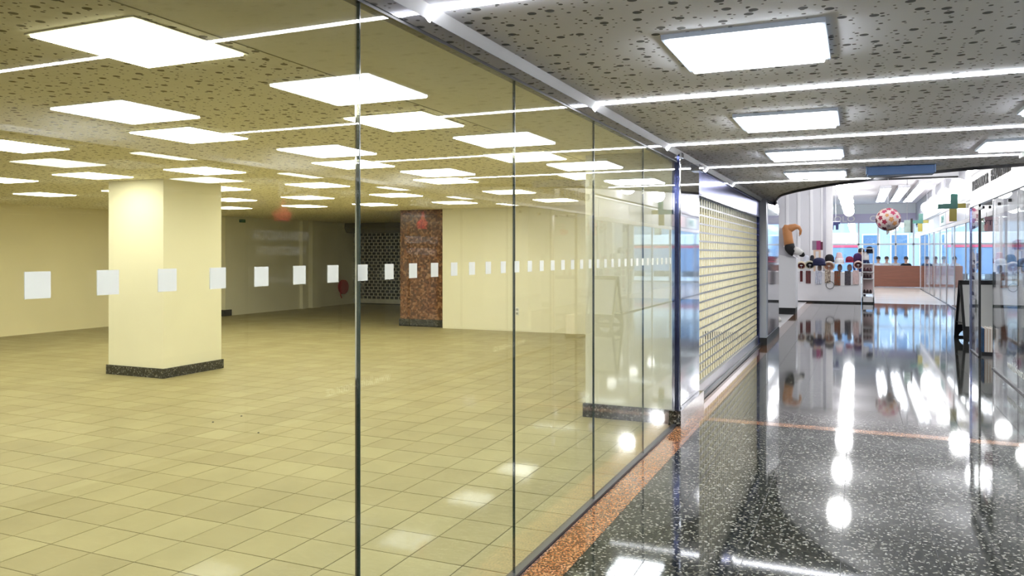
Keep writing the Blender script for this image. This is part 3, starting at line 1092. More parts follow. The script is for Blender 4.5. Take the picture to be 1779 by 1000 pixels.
for i, y in enumerate((19, 23, 27, 31, 35)):
    t = thing('batten_lamp', f'long bright batten lamp inside the right-hand hall shops, {words[i]} along', 'ceiling lamp', (3.9, y, 2.88), group='batten lamps of the right-hand hall shops')
    box('housing', M_WHITE, 3.2, 4.6, y - .08, y + .08, 2.85, 2.90, t)
    box('tube', M_FLUO_E, 3.22, 4.58, y - .05, y + .05, 2.83, 2.85, t)


# cross signs
def cross_sign(y, cz, label, cx=2.30):
    t = thing('cross_sign', label, 'sign', (cx, y, cz), group='cross signs on brackets')
    g = mat('pharmacy_green', (.0, .085, .065), .4)
    ye = mat('mustard_yellow', (.24, .20, .02), .4)
    MB().prism([(cx - .36, cz - .05), (cx + .10, cz - .05), (cx + .10, cz + .34), (cx - .06, cz + .34), (cx - .06, cz + .08), (cx - .36, cz + .08)], 'y', y, y + .06).build('green_half', g, t)
    MB().prism([(cx - .09, cz - .38), (cx + .08, cz - .38), (cx + .08, cz - .052), (cx - .09, cz - .052)], 'y', y, y + .06).build('yellow_lower_arm', ye, t)
    MB().prism([(cx + .102, cz - .04), (HX - .012, cz - .04), (HX - .012, cz + .08), (cx + .102, cz + .08)], 'y', y, y + .06).build('yellow_side_arm', ye, t)


cross_sign(23.6, 2.83, 'green and yellow cross sign, the nearer one above the right-hand shops')
cross_sign(35.5, 2.86, 'green and yellow cross sign, the farther one above the right-hand shops')
# signs in the shop fascia
t = thing('shop_sign', 'green round-lettered sign panel on the right-hand shop fascia', 'sign', (HX, 30, 2.7))
box('plate', mat('pale_sign', (.72, .80, .80), .5), HX - .03, HX - .012, 28.7, 30.6, 2.53, 2.92, t)
text('DM', .34, to_reader((HX - .034, 29.6, 2.72)), mat('teal_letter', (.05, .32, .28), .5), t, .004, 1.6)
t = thing('shop_sign', 'pale pink sign panel on the right-hand shop fascia', 'sign', (HX, 27.4, 2.7))
box('plate', mat('pale_pink', (.80, .68, .68), .5), HX - .03, HX - .012, 26.4, 28.5, 2.53, 2.92, t)
MB().prism([(27.0, 2.60), (27.5, 2.60), (27.6, 2.72), (27.4, 2.84), (27.1, 2.80)], 'x', HX - .036, HX - .03).build('emblem', mat('soft_red', (.70, .40, .42), .5), t)

# ------------------------------------------------------------------ sock display on white cabinet
cb = thing('white_cabinet', 'tall white cabinet with black plinth and sloping top beside the corridor', 'cabinet', (-1.76, 22.1, 0))
MB().prism([(-2.10, .17), (-1.485, .17), (-1.485, 1.472), (-2.10, 1.615)], 'y', 22.0, 22.75).build('body', mat('cabinet_white', (.84, .85, .89), .35), cb, bevel=.006)
box('plinth', M_BLACKP, -2.08, -1.50, 22.02, 22.72, 0, .17, cb)
box('back_panel', mat('grey_acrylic', (.62, .62, .68), .3), -2.02, -1.79, 22.10, 22.14, 1.595, 2.28, cb)
MB().prism([(-2.0, 1.59), (-1.50, 1.476), (-1.46, 1.485), (-1.62, 1.58), (-1.79, 1.80)], 'y', 22.02, 22.3).build('foot_wedge', MATS['grey_acrylic'], cb)
PXM = (pix(1400, 440, 21.9) - pix(1300, 440, 21.9))[0] / 100
sk = thing('leg_display', 'tan model leg wearing a black and white sock on top of the white cabinet', 'display figure', tuple(pix(1380, 437, 21.95)))


def leg_tube(name, pts, m, seg=14):
    P = [pix(u, v, 21.95) for u, v, r in pts]
    MB().tube(P, [r * PXM for _, _, r in pts], seg).build(name, m, sk, smooth=True)


M_TAN = mat('tan_skin', (.62, .27, .10), .5, var=.12, vscale=6)
M_SOCKB = mat('sock_black', (.012, .012, .014), .8)
M_SOCKW = mat('sock_white', (.80, .79, .78), .8)
leg_tube('shin', [(1367, 390.5, 4.5), (1366.5, 396, 7.6), (1368, 405, 8.2), (1369.5, 415, 8.2), (1371, 426, 8.6)], M_TAN)
leg_tube('thigh', [(1366, 399, 7.0), (1374, 396, 7.2), (1382, 393.5, 5.4), (1388, 395, 3.6), (1391, 400, 2.6), (1390, 407, 2.0), (1388.5, 410, 1.4)], M_TAN)
leg_tube('sock_heel', [(1371, 424, 8.8), (1372.5, 431, 9.2), (1376, 436, 8.4), (1380, 438, 7.9)], M_SOCKB)
leg_tube('sock_body', [(1379, 435.5, 7.3), (1384, 435.5, 7.6), (1389, 438, 6.3), (1393, 441, 5.2)], M_SOCKW)
leg_tube('sock_toe', [(1391.5, 440.5, 5.4), (1394.5, 442.5, 4.6), (1396.8, 444, 2.8), (1397.6, 444.6, .6)], M_SOCKB)
t = thing('floor_pebble', 'pale round stone on the white floor left of the corridor', 'stone', (-1.75, 19.6, 0))
o = MB().lathe([(.001, 0), (.10, .0), (.14, .03), (.11, .09), (.05, .115), (.001, .12)], (-1.75, 19.6, 0), 14, .8, 1.2).build('stone_body', mat('pale_stone', (.70, .68, .64), .7, var=.2), t, smooth=True)
MB().lathe([(.141, .025), (.146, .03), (.141, .035)], (-1.75, 19.6, 0), 14, .8, 1.2).build('stone_vein', mat('stone_vein_grey', (.55, .52, .50), .7), t)

# ------------------------------------------------------------------ hat counter
hc = thing('hat_counter', 'long white counter with black foot line carrying hats', 'counter', (-.9, 28, 0))
xc0, xc1 = -1.95, .11
box('front_panel', mat('counter_white', (.86, .85, .88), .4), xc0, xc1, 27.80, 27.83, .05, .985, hc)
box('body', M_WHITE, xc0, xc1, 27.83, 28.6, .05, .97, hc)
box('top_board', M_WHITE, xc0 - .02, xc1, 27.78, 28.65, .97, 1.0, hc)
box('plinth', M_BLACKP, xc0, xc1, 27.82, 28.6, 0, .05, hc)
MX = (pix(1500, 440, 28) - pix(1400, 440, 28))[0] / 100


def hat(kind, u, v, w, cols, label, depth=28.05, band=None, group='hats on the white counter'):
    p = pix(u, v, depth)
    r = w * 1.22 * MX / 2
    t = thing('hat', label, 'hat', tuple(p), group=group)
    c = mat('felt_%d' % (hash(cols) % 99991), cols, .85, var=.15, vscale=25)
    if kind == 'bucket':
        MB().lathe([(r * .98, -.05), (r, -.045), (r * .72, .03), (r * .70, .04), (r * .62, .13), (r * .45, .165), (.002, .175)], p, 18).build('crown', c, t, smooth=True)
        MB().lathe([(r * 1.0, -.055), (r * 1.04, -.05), (r * 1.0, -.04)], p, 18).build('brim', mat('brim_%d' % (hash(band or cols) % 99991), band or tuple(min(1, q * 1.3) for q in cols), .85), t, smooth=True)
    elif kind == 'beanie':
        MB().lathe([(r * .92, -.04), (r * .98, .02), (r * .95, .10), (r * .70, .17), (r * .3, .20), (.002, .205)], p, 18).build('crown', c, t, smooth=True)
        MB().lathe([(r * .95, -.06), (r * 1.03, -.05), (r * 1.03, .0), (r * .98, .015)], p, 18).build('cuff', mat('cuff_%d' % (hash(band or cols) % 99991), band or tuple(q * .8 for q in cols), .9), t, smooth=True)
    elif kind == 'cap':
        MB().lathe([(r * .8, -.03), (r * .84, .02), (r * .78, .09), (r * .5, .14), (.002, .155)], p, 18).build('crown', c, t, smooth=True)
        br = MB()
        n = 10
        for z in (-.03, -.018):
            for i in range(n + 1):
                a = PI + PI * i / n
                br.v.append((p[0] + r * .80 * math.cos(a), p[1] + r * .78 * math.sin(a), p[2] + z))
            for i in range(n + 1):
                a = PI + PI * i / n
                br.v.append((p[0] + r * .92 * math.cos(a), p[1] + r * 1.5 * math.sin(a), p[2] + z - .02))
        N = 2 * (n + 1)
        for s in (0, N):
            for i in range(n):
                br.f.append([s + i, s + i + 1, s + n + 2 + i, s + n + 1 + i])
        for i in range(n):
            br.f.append([n + 1 + i, n + 2 + i, N + n + 2 + i, N + n + 1 + i])
        br.build('visor', mat('visor_%d' % (hash(band or cols) % 99991), band or cols, .8), t)
    elif kind == 'hood':     # wide hat with the lining showing: tilted shell
        me = MB().lathe([(r * .74, .02), (r * .86, .005), (r * .98, .03), (r * .98, .05), (r * .80, .11), (r * .4, .15), (.002, .16)], (0, 0, 0), 18, cap=False)
        rot = Matrix.Rotation(math.radians(-58), 3, 'X')
        me.v = [tuple(rot @ Vector(q) + p) for q in me.v]
        me.build('shell', mat('brim_%d' % (hash(band or cols) % 99991), band or cols, .85), t, smooth=True)
        me = MB().lathe([(r * .75, .022), (r * .6, .08), (.002, .11)], (0, 0, 0), 18, cap=False)
        me.v = [tuple(rot @ Vector(q) + p) for q in me.v]
        me.build('lining', c, t, smooth=True)
    return t


def hat_stand(u, v, depth, label, z0=1.0, kind='x'):
    p = pix(u, v, depth)
    zt = p[2] + (.10 if kind in ('bucket', 'beanie', 'cap') else .03)
    y = p[1] + (0 if kind != 'hood' else .04)
    t = thing('hat_stand', label, 'hat stand', (p[0], y, z0), group='stands under the hats')
    MB().lathe([(.06, 0), (.06, .008), (.012, .014), (.009, .02)], (p[0], y, z0), 12).build('foot', M_ALU, t)
    MB().tube([(p[0], y, z0 + .015), (p[0], y, zt - .02)], .008, 8).build('rod', M_ALU, t)
    MB().lathe([(.001, -.03), (.04, -.02), (.045, 0), (.001, .012)], (p[0], y, zt), 10).build('pad', M_WHITE, t, smooth=True)


def head_form(u, v, w, label, col=(.25, .17, .13), depth=28.1):
    p = pix(u, v, depth)
    r = w * MX / 2
    t = thing('display_head', label, 'display head', (p[0], p[1], 1.0), group='display heads under the hats')
    zt = p[2]
    MB().lathe([(r * .7, 1.0 - zt - .0), (r * .62, 1.012 - zt), (r * .42, 1.03 - zt), (r * .40, -.12 if 1.05 - zt < -.13 else 1.05 - zt), (r * .75, -.07), (r * .95, .0), (r * .9, .08), (r * .5, .13), (.002, .14)], p, 16, .92, 1.05).build('form', mat('head_form', col, .6), t, smooth=True)
    MB().lathe([(r * .8, 1.001 - zt), (r * .8, 1.011 - zt), (r * .62, 1.013 - zt)], p, 16).build('stand', M_BLACK, t)


rows = [
    ('hood', 1392, 462, 14, (.16, .03, .03), 'dark red hat with cream trim at the left end of the counter', (.72, .60, .42)),
    ('hood', 1407, 461, 15, (.03, .028, .03), 'cream-rimmed black lined hat, second from the left on the counter', (.55, .52, .40)),
    ('beanie', 1423, 458, 19, (.015, .018, .07), 'tall navy knitted hat on the counter', None),
    ('hood', 1440, 463, 18, (.50, .25, .16), 'cream wide-brimmed hat in the counter centre', (.82, .72, .62)),
    ('cap', 1458, 456, 17, (.80, .80, .82), 'white cap with grey brim on the counter', (.85, .85, .86)),
    ('cap', 1476, 453, 14, (.22, .015, .05), 'crimson cap on the counter', (.42, .02, .07)),
    ('hood', 1491, 461, 14, (.20, .06, .06), 'pink-rimmed dark hat at the right end of the counter', (.78, .58, .54)),
]
for kd, u, v, w, c, lb, bd in rows:
    hat(kd, u, v, w, c, lb, 28.0, bd)
    if kd == 'hood':
        hat_stand(u, v, 28.0, 'metal stand under the ' + lb.split(' on the')[0].split(' at the')[0].split(' in the')[0].split(',')[0], kind=kd)
back = [
    ('bucket', 1401, 452, 12, (.72, .76, .86), 'pale blue bucket hat in the rear row', None),
    ('beanie', 1441, 452, 14, (.012, .012, .014), 'black knitted hat in the rear row behind the cream hat', None),
    ('bucket', 1458, 447, 13, (.85, .62, .64), 'pink bucket hat in the rear row', None),
    ('beanie', 1490, 450, 13, (.06, .02, .10), 'dark purple knitted hat in the rear row', None),
    ('bucket', 1411, 452, 9, (.02, .02, .03), 'small black hat in the rear row by the navy one', None),
]
for kd, u, v, w, c, lb, bd in back:
    hat(kd, u, v, w, c, lb, 28.35, bd)
    hat_stand(u, v, 28.35, 'metal stand under the ' + lb.split(' in the')[0], kind=kd)
for i, (u, v, w, c) in enumerate(((1424, 466, 9, (.20, .14, .12)), (1459, 466, 10, (.18, .17, .17)), (1476, 466, 10, (.05, .03, .04)))):
    head_form(u, v, w, ('brown display head under the navy hat', 'grey display head under the white cap', 'dark display head under the crimson cap')[i], c)

# scarves hanging over the counter front
scarves = [
    (1390, 1394.5, 471, 489, (.20, .03, .04), (.10, .02, .02), 'dark red scarf, leftmost on the counter front'),
    (1400, 1408.5, 471, 492, (.24, .05, .06), (.08, .06, .05), 'red and brown patterned scarf on the counter front'),
    (1416.5, 1427.5, 471, 493.5, (.42, .46, .60), (.70, .70, .74), 'pale blue grey scarf on the counter front'),
    (1433, 1443, 470, 491.5, (.82, .72, .58), (.12, .06, .05), 'cream floral scarf on the counter front'),
    (1449.5, 1460, 471, 495.5, (.30, .06, .03), (.12, .12, .08), 'olive and rust red scarf on the counter front'),
    (1467.5, 1478, 471, 495, (.05, .05, .07), (.14, .12, .13), 'black scarf on the counter front'),
    (1481.5, 1492, 470, 494, (.66, .50, .50), (.78, .62, .60), 'dusty pink scarf, rightmost on the counter front'),
]
for u0, u1, v0, v1, c1, c2, lb in scarves:
    a, b = pix(u0, v0, 27.77), pix(u1, v1, 27.77)
    t = thing('scarf', lb, 'scarf', ((a[0] + b[0]) / 2, 27.77, b[2]), group='scarves on the counter front')
    sc = MB()
    n = 8
    zs_ = [a[2], (a[2] * 2 + b[2]) / 3, (a[2] + 2 * b[2]) / 3, b[2]]
    for off in (0, .012):
        for z in zs_:
            for i in range(n + 1):
                x = a[0] + (b[0] - a[0]) * i / n
                sc.v.append((x, 27.775 - off - .012 * math.sin(i * 2.3 + z * 9), z))
    N = 4 * (n + 1)
    for s in (0, N):
        for j in range(3):
            for i in range(n):
                q = s + j * (n + 1) + i
                sc.f.append([q, q + 1, q + n + 2, q + n + 1])
    for j in range(3):
        for i in (0, n):
            q = j * (n + 1) + i
            sc.f.append([q, q + n + 1, N + q + n + 1, N + q])
    for i in range(n):
        for j in (0, 3):
            q = j * (n + 1) + i
            sc.f.append([q, q + 1, N + q + 1, N + q])
    sc.build('cloth', mat('scarf_%d' % int(u0), c1, .9, vscale=22, col2=c2), t)
    MB().tube([(a[0], 27.765, a[2] + .005), (b[0], 27.765, a[2] + .005)], .012, 8).build('folded_top', mat('scarf_%d' % int(u0), c1), t)
t = thing('hanging_hoop', 'thin black ring hanging on the counter front under the cream scarf', 'hoop', tuple(pix(1441.5, 495, 27.76)))
pc = pix(1442, 495, 27.75)
MB().tube([(pc[0] + .12 * math.cos(k * PI / 12), 27.755, pc[2] + .12 * math.sin(k * PI / 12)) for k in range(25)], .009, 8).build('ring', M_BLACK, t)
MB().tube([(pc[0], 27.755, pc[2] + .12), (pc[0] - .02, 27.755, pc[2] + .25)], .004, 6).build('cord', M_BLACK, t)

# white shelf unit at the end of the counter
sh = thing('shelf_unit', 'tall open white shelf unit at the right end of the hat counter', 'shelf', (.3, 28, 0))
x0, x1 = .125, .49
for x in (x0, x1 - .035):
    for y in (27.80, 28.35):
        box('post', M_WHITE, x, x + .035, y, y + .035, .05, 1.79, sh)
box('base', M_WHITE, x0, x1, 27.80, 28.39, .05, .20, sh)
box('plinth', M_BLACKP, x0, x1, 27.82, 28.39, 0, .05, sh)
zsh = (.32, .80, 1.02, 1.28, 1.77)
for z in zsh:
    box('shelf', M_WHITE, x0, x1, 27.80, 28.39, z - .02, z, sh)
box('rear_panel', mat('rose_panel', (.55, .42, .42), .7), x0 + .03, x1 - .03, 28.34, 28.36, .32, 1.25, sh)
hat('beanie', 1503.5, 448, 10, (.86, .85, .86), 'white knitted hat on the shelf unit', 28.05, None, 'hats on the shelf unit')
hat('bucket', 1510.5, 437, 13, (.015, .015, .03), 'black hat on the upper shelf of the shelf unit', 28.1, None, 'hats on the shelf unit')
for z, u0s, cl, lb in ((.32, 1499, (.03, .012, .012), 'bottom'), (.80, 1499, (.05, .02, .03), 'middle'), (1.02, 1499, (.10, .03, .04), 'upper')):
    for i in range(3):
        xx = x0 + .05 + i * .09
        t = thing('folded_glove', f'dark folded glove on the {lb} shelf of the shelf unit, {("left", "middle", "right")[i]}', 'glove', (xx, 27.95, z), group='folded gloves on the shelf unit')
        MB().lathe([(.001, 0), (.042, .002), (.046, .03), (.036, .09), (.012, .125), (.001, .128)], (xx + .03, 27.95, z), 10, .95, 1.6).build('hand', mat('glove_%s' % lb, cl, .8, var=.4, vscale=30), t, smooth=True)
        MB().lathe([(.047, .0), (.050, .01), (.047, .022)], (xx + .03, 27.95, z), 10, .95, 1.6).build('cuff', M_BLACK, t, smooth=True)
# magenta box on a pale stand behind the left end
t = thing('gift_box', 'magenta boxes on a pale wooden stand behind the hat counter', 'box', tuple(pix(1420, 440, 29.5)))
a, b = pix(1411, 434, 29.5), pix(1425.5, 418, 29.5)
box('magenta_box', mat('magenta_card', (.30, .03, .14), .5), a[0] + .14, b[0], 29.5, 29.8, a[2], b[2], t)
box('grey_box', mat('mauve_grey_card', (.25, .20, .26), .5), a[0], a[0] + .14, 29.5, 29.8, a[2], b[2], t)
box('maroon_box', mat('maroon_card', (.10, .01, .03), .5), b[0], b[0] + .07, 29.5, 29.8, a[2], b[2] - .04, t)
box('stand_top', mat('pale_wood', (.62, .46, .34), .6), a[0] + .04, b[0], 29.5, 29.8, a[2] - .05, a[2], t)
for x in (a[0] + .04, b[0] - .06):
    box('stand_leg', MATS['pale_wood'], x, x + .06, 29.5, 29.8, 0, a[2] - .05, t)

# ------------------------------------------------------------------ brown timber screen and floor beyond
dk = thing('timber_screen', 'low reddish brown boarded screen in front of the street window', 'screen', (1.9, 42, 0))
for i in range(6):
    box('plank', mat('red_brown_wood', (.24, .085, .05), .5, var=.3, vscale=6, stretch=(.3, 1, 6)), .72, 2.95, 41.9, 41.95, .02 + i * .168, .1865 + i * .168, dk)
box('backing', MATS['red_brown_wood'], .73, 2.94, 41.95, 41.97, .02, 1.02, dk)
box('post', MATS['red_brown_wood'], .72, .80, 41.97, 42.07, 0, 1.03, dk)
box('post', MATS['red_brown_wood'], 2.87, 2.95, 41.97, 42.07, 0, 1.03, dk)

# flower lantern
fl = thing('flower_lantern', 'round white paper lantern with red and pink flowers hanging over the hall', 'lantern', tuple(pix(1543, 381, 24)))
pc = pix(1543, 381, 24)
rl = .315
MB().sphere(pc, rl, 28, 18).build('paper_globe', mat('lantern_paper', (.66, .55, .52), .7, var=.1), fl, smooth=True)
cols = [mat('flower_crimson', (.26, .012, .04), .6), mat('flower_pink', (.45, .05, .12), .6), mat('flower_orange', (.55, .25, .09), .6), mat('flower_grey', (.30, .26, .27), .6), mat('flower_plum', (.10, .012, .03), .6)]
rnd = random.Random(3)
for i in range(46):
    z = 1 - 2 * (i + .5) / 46
    a = i * 2.39996
    d = Vector((math.sqrt(1 - z * z) * math.cos(a), math.sqrt(1 - z * z) * math.sin(a), z))
    e1 = d.cross(Vector((0, 0, 1))).normalized()
    e2 = d.cross(e1)
    s = .078 if i % 3 else .058
    ph = rnd.random() * 6
    pv = []
    for k in range(20):
        t_ = 2 * PI * k / 20
        rr = s * (.80 + .22 * math.cos(5 * t_ + ph))
        q = pc + d * (rl * 1.004) + e1 * (rr * math.cos(t_)) + e2 * (rr * math.sin(t_))
        q = pc + (q - pc).normalized() * (rl + .004)
        pv.append(tuple(q))
    f = MB()
    f.v = pv + [tuple(pc + (Vector(q) - pc).normalized() * (rl + .001)) for q in pv]
    f.f = [list(range(20))] + [[k, (k + 1) % 20, 20 + (k + 1) % 20, 20 + k] for k in range(20)]
    ci = (rnd.randrange(5) if z < 0 else rnd.choice((0, 1, 2, 2, 1)))
    f.build('paper_flower', cols[ci], fl)
MB().tube([tuple(pc + Vector((0, 0, rl))), (pc[0], pc[1], 4.3)], .004, 6).build('cord', M_ALU, fl)
MB().tube([tuple(pc - Vector((0, 0, rl))), tuple(pc - Vector((.03, 0, rl + .10)))], [.05, .012], 8).build('tassel', mat('tassel_white', (.85, .82, .80), .8), fl)

# louvred lamps on the far ceiling
for i, (xa, ya, yb) in enumerate(((.95, 32, 40.5), (1.55, 32, 40.5), (2.9 - .8, 30, 41))):
    t = thing('louvre_lamp', ('long louvred ceiling lamp above the flower lantern, left one', 'long louvred ceiling lamp above the flower lantern, middle one', 'long louvred ceiling lamp by the right-hand globes')[i], 'ceiling lamp', (xa, ya, 4.1), group='louvred ceiling lamps')
    box('housing', M_ALU, xa - .19, xa + .19, ya, yb, 4.04, 4.1, t)
    for dx in (-.09, .09):
        box('tube', M_FLUO_E, xa + dx - .05, xa + dx + .05, ya + .15, yb - .15, 4.02, 4.04, t)
    n = 14
    for k in range(n):
        yy = ya + .1 + (yb - ya - .2) * k / (n - 1)
        box('louvre', M_ALU, xa - .18, xa + .18, yy - .01, yy + .01, 3.99, 4.04, t)
    for dx in (-.19, 0, .18):
        box('side_rail', M_ALU, xa + dx, xa + dx + .01, ya, yb, 3.98, 4.04, t)

# navy garment hanging as a shop display, and a screen
t = thing('hanging_trousers', 'dark navy trousers cut-out hanging in front of the street window', 'display', tuple(pix(1451, 388, 33)))
a, b = pix(1444, 399, 33), pix(1459.5, 385, 33)
w_ = b[0] - a[0]
MB().prism([(a[0], a[2]), (a[0] + w_ * .27, a[2]), (a[0] + w_ * .30, a[2] + .17), (a[0] + w_ * .5, a[2] + .17), (a[0] + w_ * .52, a[2]), (a[0] + w_ * .82, a[2]), (a[0] + w_ * .84, b[2] - .09), (b[0], b[2] - .09), (b[0], b[2]), (a[0], b[2])], 'y', 33, 33.03).build('cloth', mat('navy_cloth', (.008, .012, .06), .8), t)
box('hanger_rail', M_ALU, a[0], b[0], 33.0, 33.03, b[2], b[2] + .02, t)
MB().tube([((a[0] + b[0]) / 2, 33.015, b[2] + .02), ((a[0] + b[0]) / 2, 33.015, 4.1)], .004, 6).build('cord', M_ALU, t)
t = thing('hanging_screen', 'pale green hanging screen with a black edge by the right-hand shops', 'screen', tuple(pix(1576, 392, 29)))
a, b = pix(1570.5, 404, 29), pix(1582, 382, 29)
box('display', mat('screen_pale', (.55, .72, .66), .4, var=.3, vscale=5), a[0], b[0], 29, 29.04, a[2], b[2], t)
box('black_edge', M_BLACK, b[0], b[0] + .06, 28.98, 29.06, a[2], b[2] + .05, t)
MB().tube([(b[0] - .1, 29.02, b[2]), (b[0] - .1, 29.02, 4.1)], .01, 6).build('mount', M_ALU, t)

# ------------------------------------------------------------------ street window
fac = thing('window_4', None, None, (1, 44, 0), kind='structure')
xm = (-3.4, -1.30, .05, .95, 1.75, 2.55, 3.4, 4.4)
for a, b in zip(xm, xm[1:]):
    for z0_, z1_ in ((.1, 2.05), (2.10, 3.15)):
        box('pane', M_GLASS_R, a + .03, b - .03, 43.99, 44.01, z0_, z1_, fac)
for x in xm:
    box('mullion', mat('white_frame', (.78, .80, .84), .4), x - .04, x + .04, 43.95, 44.06, 0, 3.2, fac)
for z in (.05, 2.075):
    box('rail', MATS['white_frame'], -3.4, 4.4, 43.95, 44.06, z - .04, z + .04, fac)
box('lavender_fascia', mat('lavender_band', (.56, .54, .72), .6), -3.4, 4.4, 43.9, 44.1, 3.15, 3.62, fac)
box('head_panel', mat('pale_head', (.75, .82, .86), .5), -3.4, 4.4, 43.92, 44.1, 3.62, 4.1, fac)
text('OLO', .42, frame_mtx((-.62, 43.88, 3.36), (1, 0, 0), (0, 0, 1)), M_LETTER_W, fac, .01, 1.15)
text('CRA', .42, frame_mtx((1.02, 43.88, 3.36), (1, 0, 0), (0, 0, 1)), M_LETTER_W, fac, .01, 1.15)
MB().box(-16, -3.4, 43.9, 44.2, 0, 4.3).build('wall_far_left', M_WHITE, kind='structure')
MB().box(4.4, 8, 43.9, 44.2, 0, 4.3).build('wall_far_right', M_WHITE, kind='structure')

# ------------------------------------------------------------------ street outside
box('street', mat('street_paving', (.50, .50, .52), .8, var=.2), -30, 34, 44.2, 80, -.25, -.02, kind='structure')
bd = thing('street_building', 'pale blue building across the street with tall windows', 'building', (2, 66, 0))
box('facade', mat('pale_blue_render', (.40, .46, .55), .8, var=.1), -22, 28, 66, 66.6, 0, 14, bd)
for i in range(13):
    for j in range(3):
        x = -11.4 + i * 1.95
        z0 = (.5, 4.3, 8.2)[j]
        w_ = box('window', mat('window_frame_pale', (.74, .78, .82), .5), x, x + 1.25, 65.9, 66.0, z0, z0 + 2.6, bd)
        box('pane', mat('street_glass', (.10, .17, .28), .1), x + .10, x + 1.15, 65.87, 65.9, z0 + .1, z0 + 2.5, w_)
tr = thing('parked_tram', 'white and blue tram with a red stripe on the street beyond the window', 'tram', (-1.5, 56, 0))
box('lower_body', mat('tram_blue', (.14, .24, .42), .4), -9.5, .05, 55.6, 58, .35, 2.0, tr, bevel=.05)
box('red_stripe', mat('tram_red', (.62, .06, .12), .4), -9.5, .05, 55.58, 58.02, 2.0, 2.2, tr)
box('upper_body', mat('tram_white', (.85, .86, .88), .4), -9.5, .05, 55.6, 58, 2.2, 2.95, tr, bevel=.08)
for i in range(5):
    box('wheel_cover', M_BLACK, -9.0 + i * 2.0, -8.2 + i * 2.0, 55.62, 57.9, -.02, .36, tr)


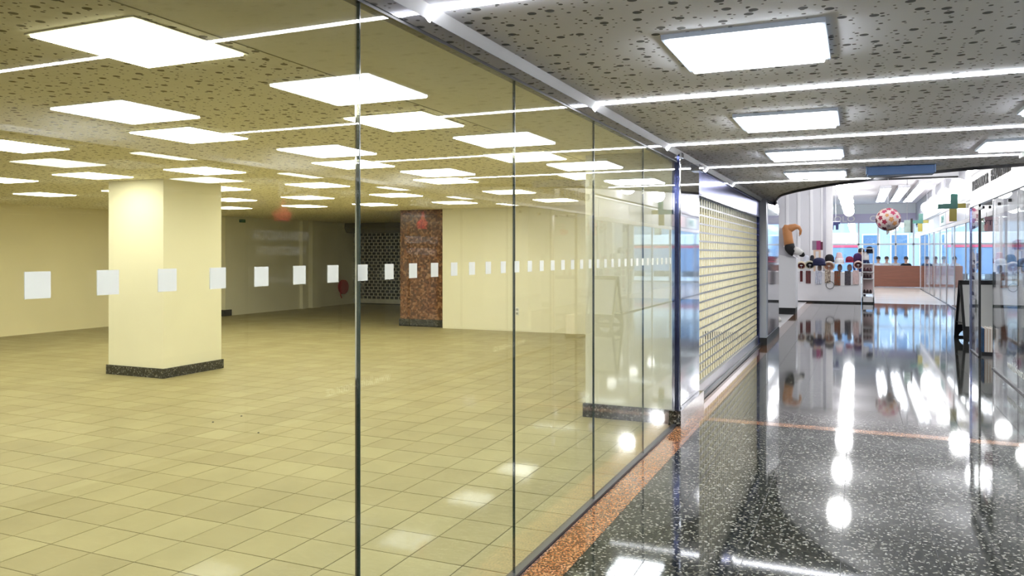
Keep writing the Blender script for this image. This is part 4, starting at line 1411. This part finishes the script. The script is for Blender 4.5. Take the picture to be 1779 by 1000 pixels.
# ------------------------------------------------------------------ people
def person(label, loc, rz, h, shirt, trousers, hair, sit=False, group=None, skin=(.55, .33, .24)):
    s = h / 1.75
    J = {}

    def j(n, x, y, z, r):
        J[n] = (Vector((x, y, z)) * s, r * s)
    if sit:
        dz = -.29
        j('pel', 0, 0, .95 + dz, .145)
    else:
        dz = 0
        j('pel', 0, 0, .95, .145)
    j('waist', 0, .0, 1.10 + dz, .13)
    j('chest', 0, .0, 1.30 + dz, .155)
    j('neck0', 0, 0, 1.46 + dz, .075)
    j('neck', 0, .005, 1.53 + dz, .055)
    j('head0', 0, .015, 1.60 + dz, .085)
    j('head1', 0, .01, 1.68 + dz, .098)
    j('head2', 0, .0, 1.755 + dz, .062)
    for sd, sx in (('l', -1), ('r', 1)):
        j('sh' + sd, sx * .19, 0, 1.42 + dz, .065)
        j('el' + sd, sx * .245, -.02, 1.14 + dz, .045)
        j('wr' + sd, sx * .20, .17, .98 + dz, .032)
        j('ha' + sd, sx * .17, .25, .97 + dz, .034)
        j('fi' + sd, sx * .15, .31, .96 + dz, .016)
        j('hi' + sd, sx * .095, 0, .90 + dz, .09)
        if sit:
            j('kn' + sd, sx * .12, .44, .49, .062)
            j('an' + sd, sx * .12, .42, .09, .042)
        else:
            j('kn' + sd, sx * .10, .015, .50, .062)
            j('an' + sd, sx * .10, .0, .09, .042)
        j('to' + sd, J['an' + sd][0][0] / s, J['an' + sd][0][1] / s + .15, .045, .036)
    E_ = [('pel', 'waist', 1), ('waist', 'chest', 1), ('chest', 'neck0', 1), ('neck0', 'neck', 0), ('neck', 'head0', 0), ('head0', 'head1', 0), ('head1', 'head2', 0)]
    for sd in 'lr':
        E_ += [('chest', 'sh' + sd, 1), ('sh' + sd, 'el' + sd, 1), ('el' + sd, 'wr' + sd, 1), ('wr' + sd, 'ha' + sd, 0), ('ha' + sd, 'fi' + sd, 0), ('pel', 'hi' + sd, 2), ('hi' + sd, 'kn' + sd, 2), ('kn' + sd, 'an' + sd, 2), ('an' + sd, 'to' + sd, 3)]
    names = list(J)
    me = bpy.data.meshes.new('person_skeleton')
    me.from_pydata([J[n][0] for n in names], [(names.index(a), names.index(b)) for a, b, _ in E_], [])
    ob = bpy.data.objects.new('person_skeleton', me)
    COL.objects.link(ob)
    md = ob.modifiers.new('skin', 'SKIN')
    for i, n in enumerate(names):
        sv = me.skin_vertices[0].data[i]
        sv.radius = (J[n][1], J[n][1] * (.72 if n in ('chest', 'waist', 'pel') else 1))
        sv.use_root = n == 'pel'
    sb = ob.modifiers.new('sub', 'SUBSURF')
    sb.levels = 1
    dg = bpy.context.evaluated_depsgraph_get()
    body = bpy.data.meshes.new_from_object(ob.evaluated_get(dg))
    bpy.data.objects.remove(ob)
    ms = [mat('skin_tone', skin, .5), mat('cloth_%d' % (hash(shirt) % 99991), shirt, .85, var=.15), mat('cloth_%d' % (hash(trousers) % 99991), trousers, .85, var=.15), M_BLACK]
    body.materials.clear()
    for q in ms:
        body.materials.append(q)
    segs = [(J[a][0], J[b][0], k) for a, b, k in E_]
    for p in body.polygons:
        c = p.center
        best = None
        for a, b, k in segs:
            ab = b - a
            tt = max(0, min(1, (c - a).dot(ab) / ab.length_squared))
            d = (c - a - ab * tt).length
            if best is None or d < best[0]:
                best = (d, k)
        p.material_index = best[1]
        p.use_smooth = True
    body.name = 'body'
    t = thing('person', label, 'person', loc, rz, group)
    ORG[t.name] = Vector((0, 0, 0))
    link('body', body, None, t)
    hd = J['head1'][0]
    r = .115 * s
    MB().lathe([(r * .92, -.02 * s), (r * 1.0, .02 * s), (r * .92, .075 * s), (r * .6, .115 * s), (.001, .13 * s)], (hd[0], hd[1] - .018 * s, hd[2]), 14, .92, 1.05).build('hair', mat('hair_%d' % (hash(hair) % 99991), hair, .7), t, smooth=True)
    MB().lathe([(.001, -.03 * s), (.017 * s, -.025 * s), (.012 * s, .0), (.001, .028 * s)], (hd[0], hd[1] + .105 * s, hd[2] - .02 * s), 8).build('nose', ms[0], t, smooth=True)
    for sx in (-1, 1):
        MB().sphere((hd[0] + sx * .037 * s, hd[1] + .092 * s, hd[2] + .012 * s), .011 * s, 8, 6).build('eye', M_BLACK, t, smooth=True)
        MB().sphere((hd[0] + sx * .100 * s, hd[1] - .005, hd[2] - .01 * s), (.012 * s, .022 * s, .034 * s), 8, 6).build('ear', ms[0], t, smooth=True)
    MB().box(hd[0] - .025 * s, hd[0] + .025 * s, hd[1] + .092 * s, hd[1] + .100 * s, hd[2] - .062 * s, hd[2] - .052 * s).build('mouth', M_RED, t)
    return t


vend = pix(1496.5, 440, 30)
person('person with dark hair in a navy top standing behind the shelf unit', (vend[0], 30, 0), PI, 1.74, (.02, .03, .10), (.04, .04, .05), (.015, .012, .012))
seat_spots = [(1526, 43.0, (.72, .78, .90), (.01, .01, .012), 'person with black hair and pale shirt behind the timber screen, leftmost'),
              (1540.5, 43.65, (.70, .66, .62), (.10, .06, .05), 'person in a beige top behind the timber screen, second from the left'),
              (1556, 43.35, (.62, .62, .66), (.12, .07, .05), 'person in a light grey top behind the timber screen, third from the left'),
              (1574, 42.62, (.012, .012, .016), (.05, .04, .05), 'person in black leaning behind the timber screen, rightmost')]


def stool(x, y, lab):
    t = thing('stool', lab, 'stool', (x, y, 0), group='stools behind the timber screen')
    MB().lathe([(.16, 0), (.16, .03), (.001, .03)], (x, y, .49), 14).build('seat', MATS['pale_wood'], t)
    for k in range(3):
        a = k * 2.1
        MB().tube([(x + .10 * math.cos(a), y + .10 * math.sin(a), .49), (x + .16 * math.cos(a), y + .16 * math.sin(a), 0)], .014, 8).build('leg', M_BLACK, t)


for u, y, sh_, hr, lb in seat_spots:
    p = pix(u, 455, y)
    person(lb, (p[0], y, 0), PI, 1.70, sh_, (.05, .06, .10), hr, True)
    stool(p[0], y, 'round stool under the ' + lb.split(' behind')[0].split(' leaning')[0])
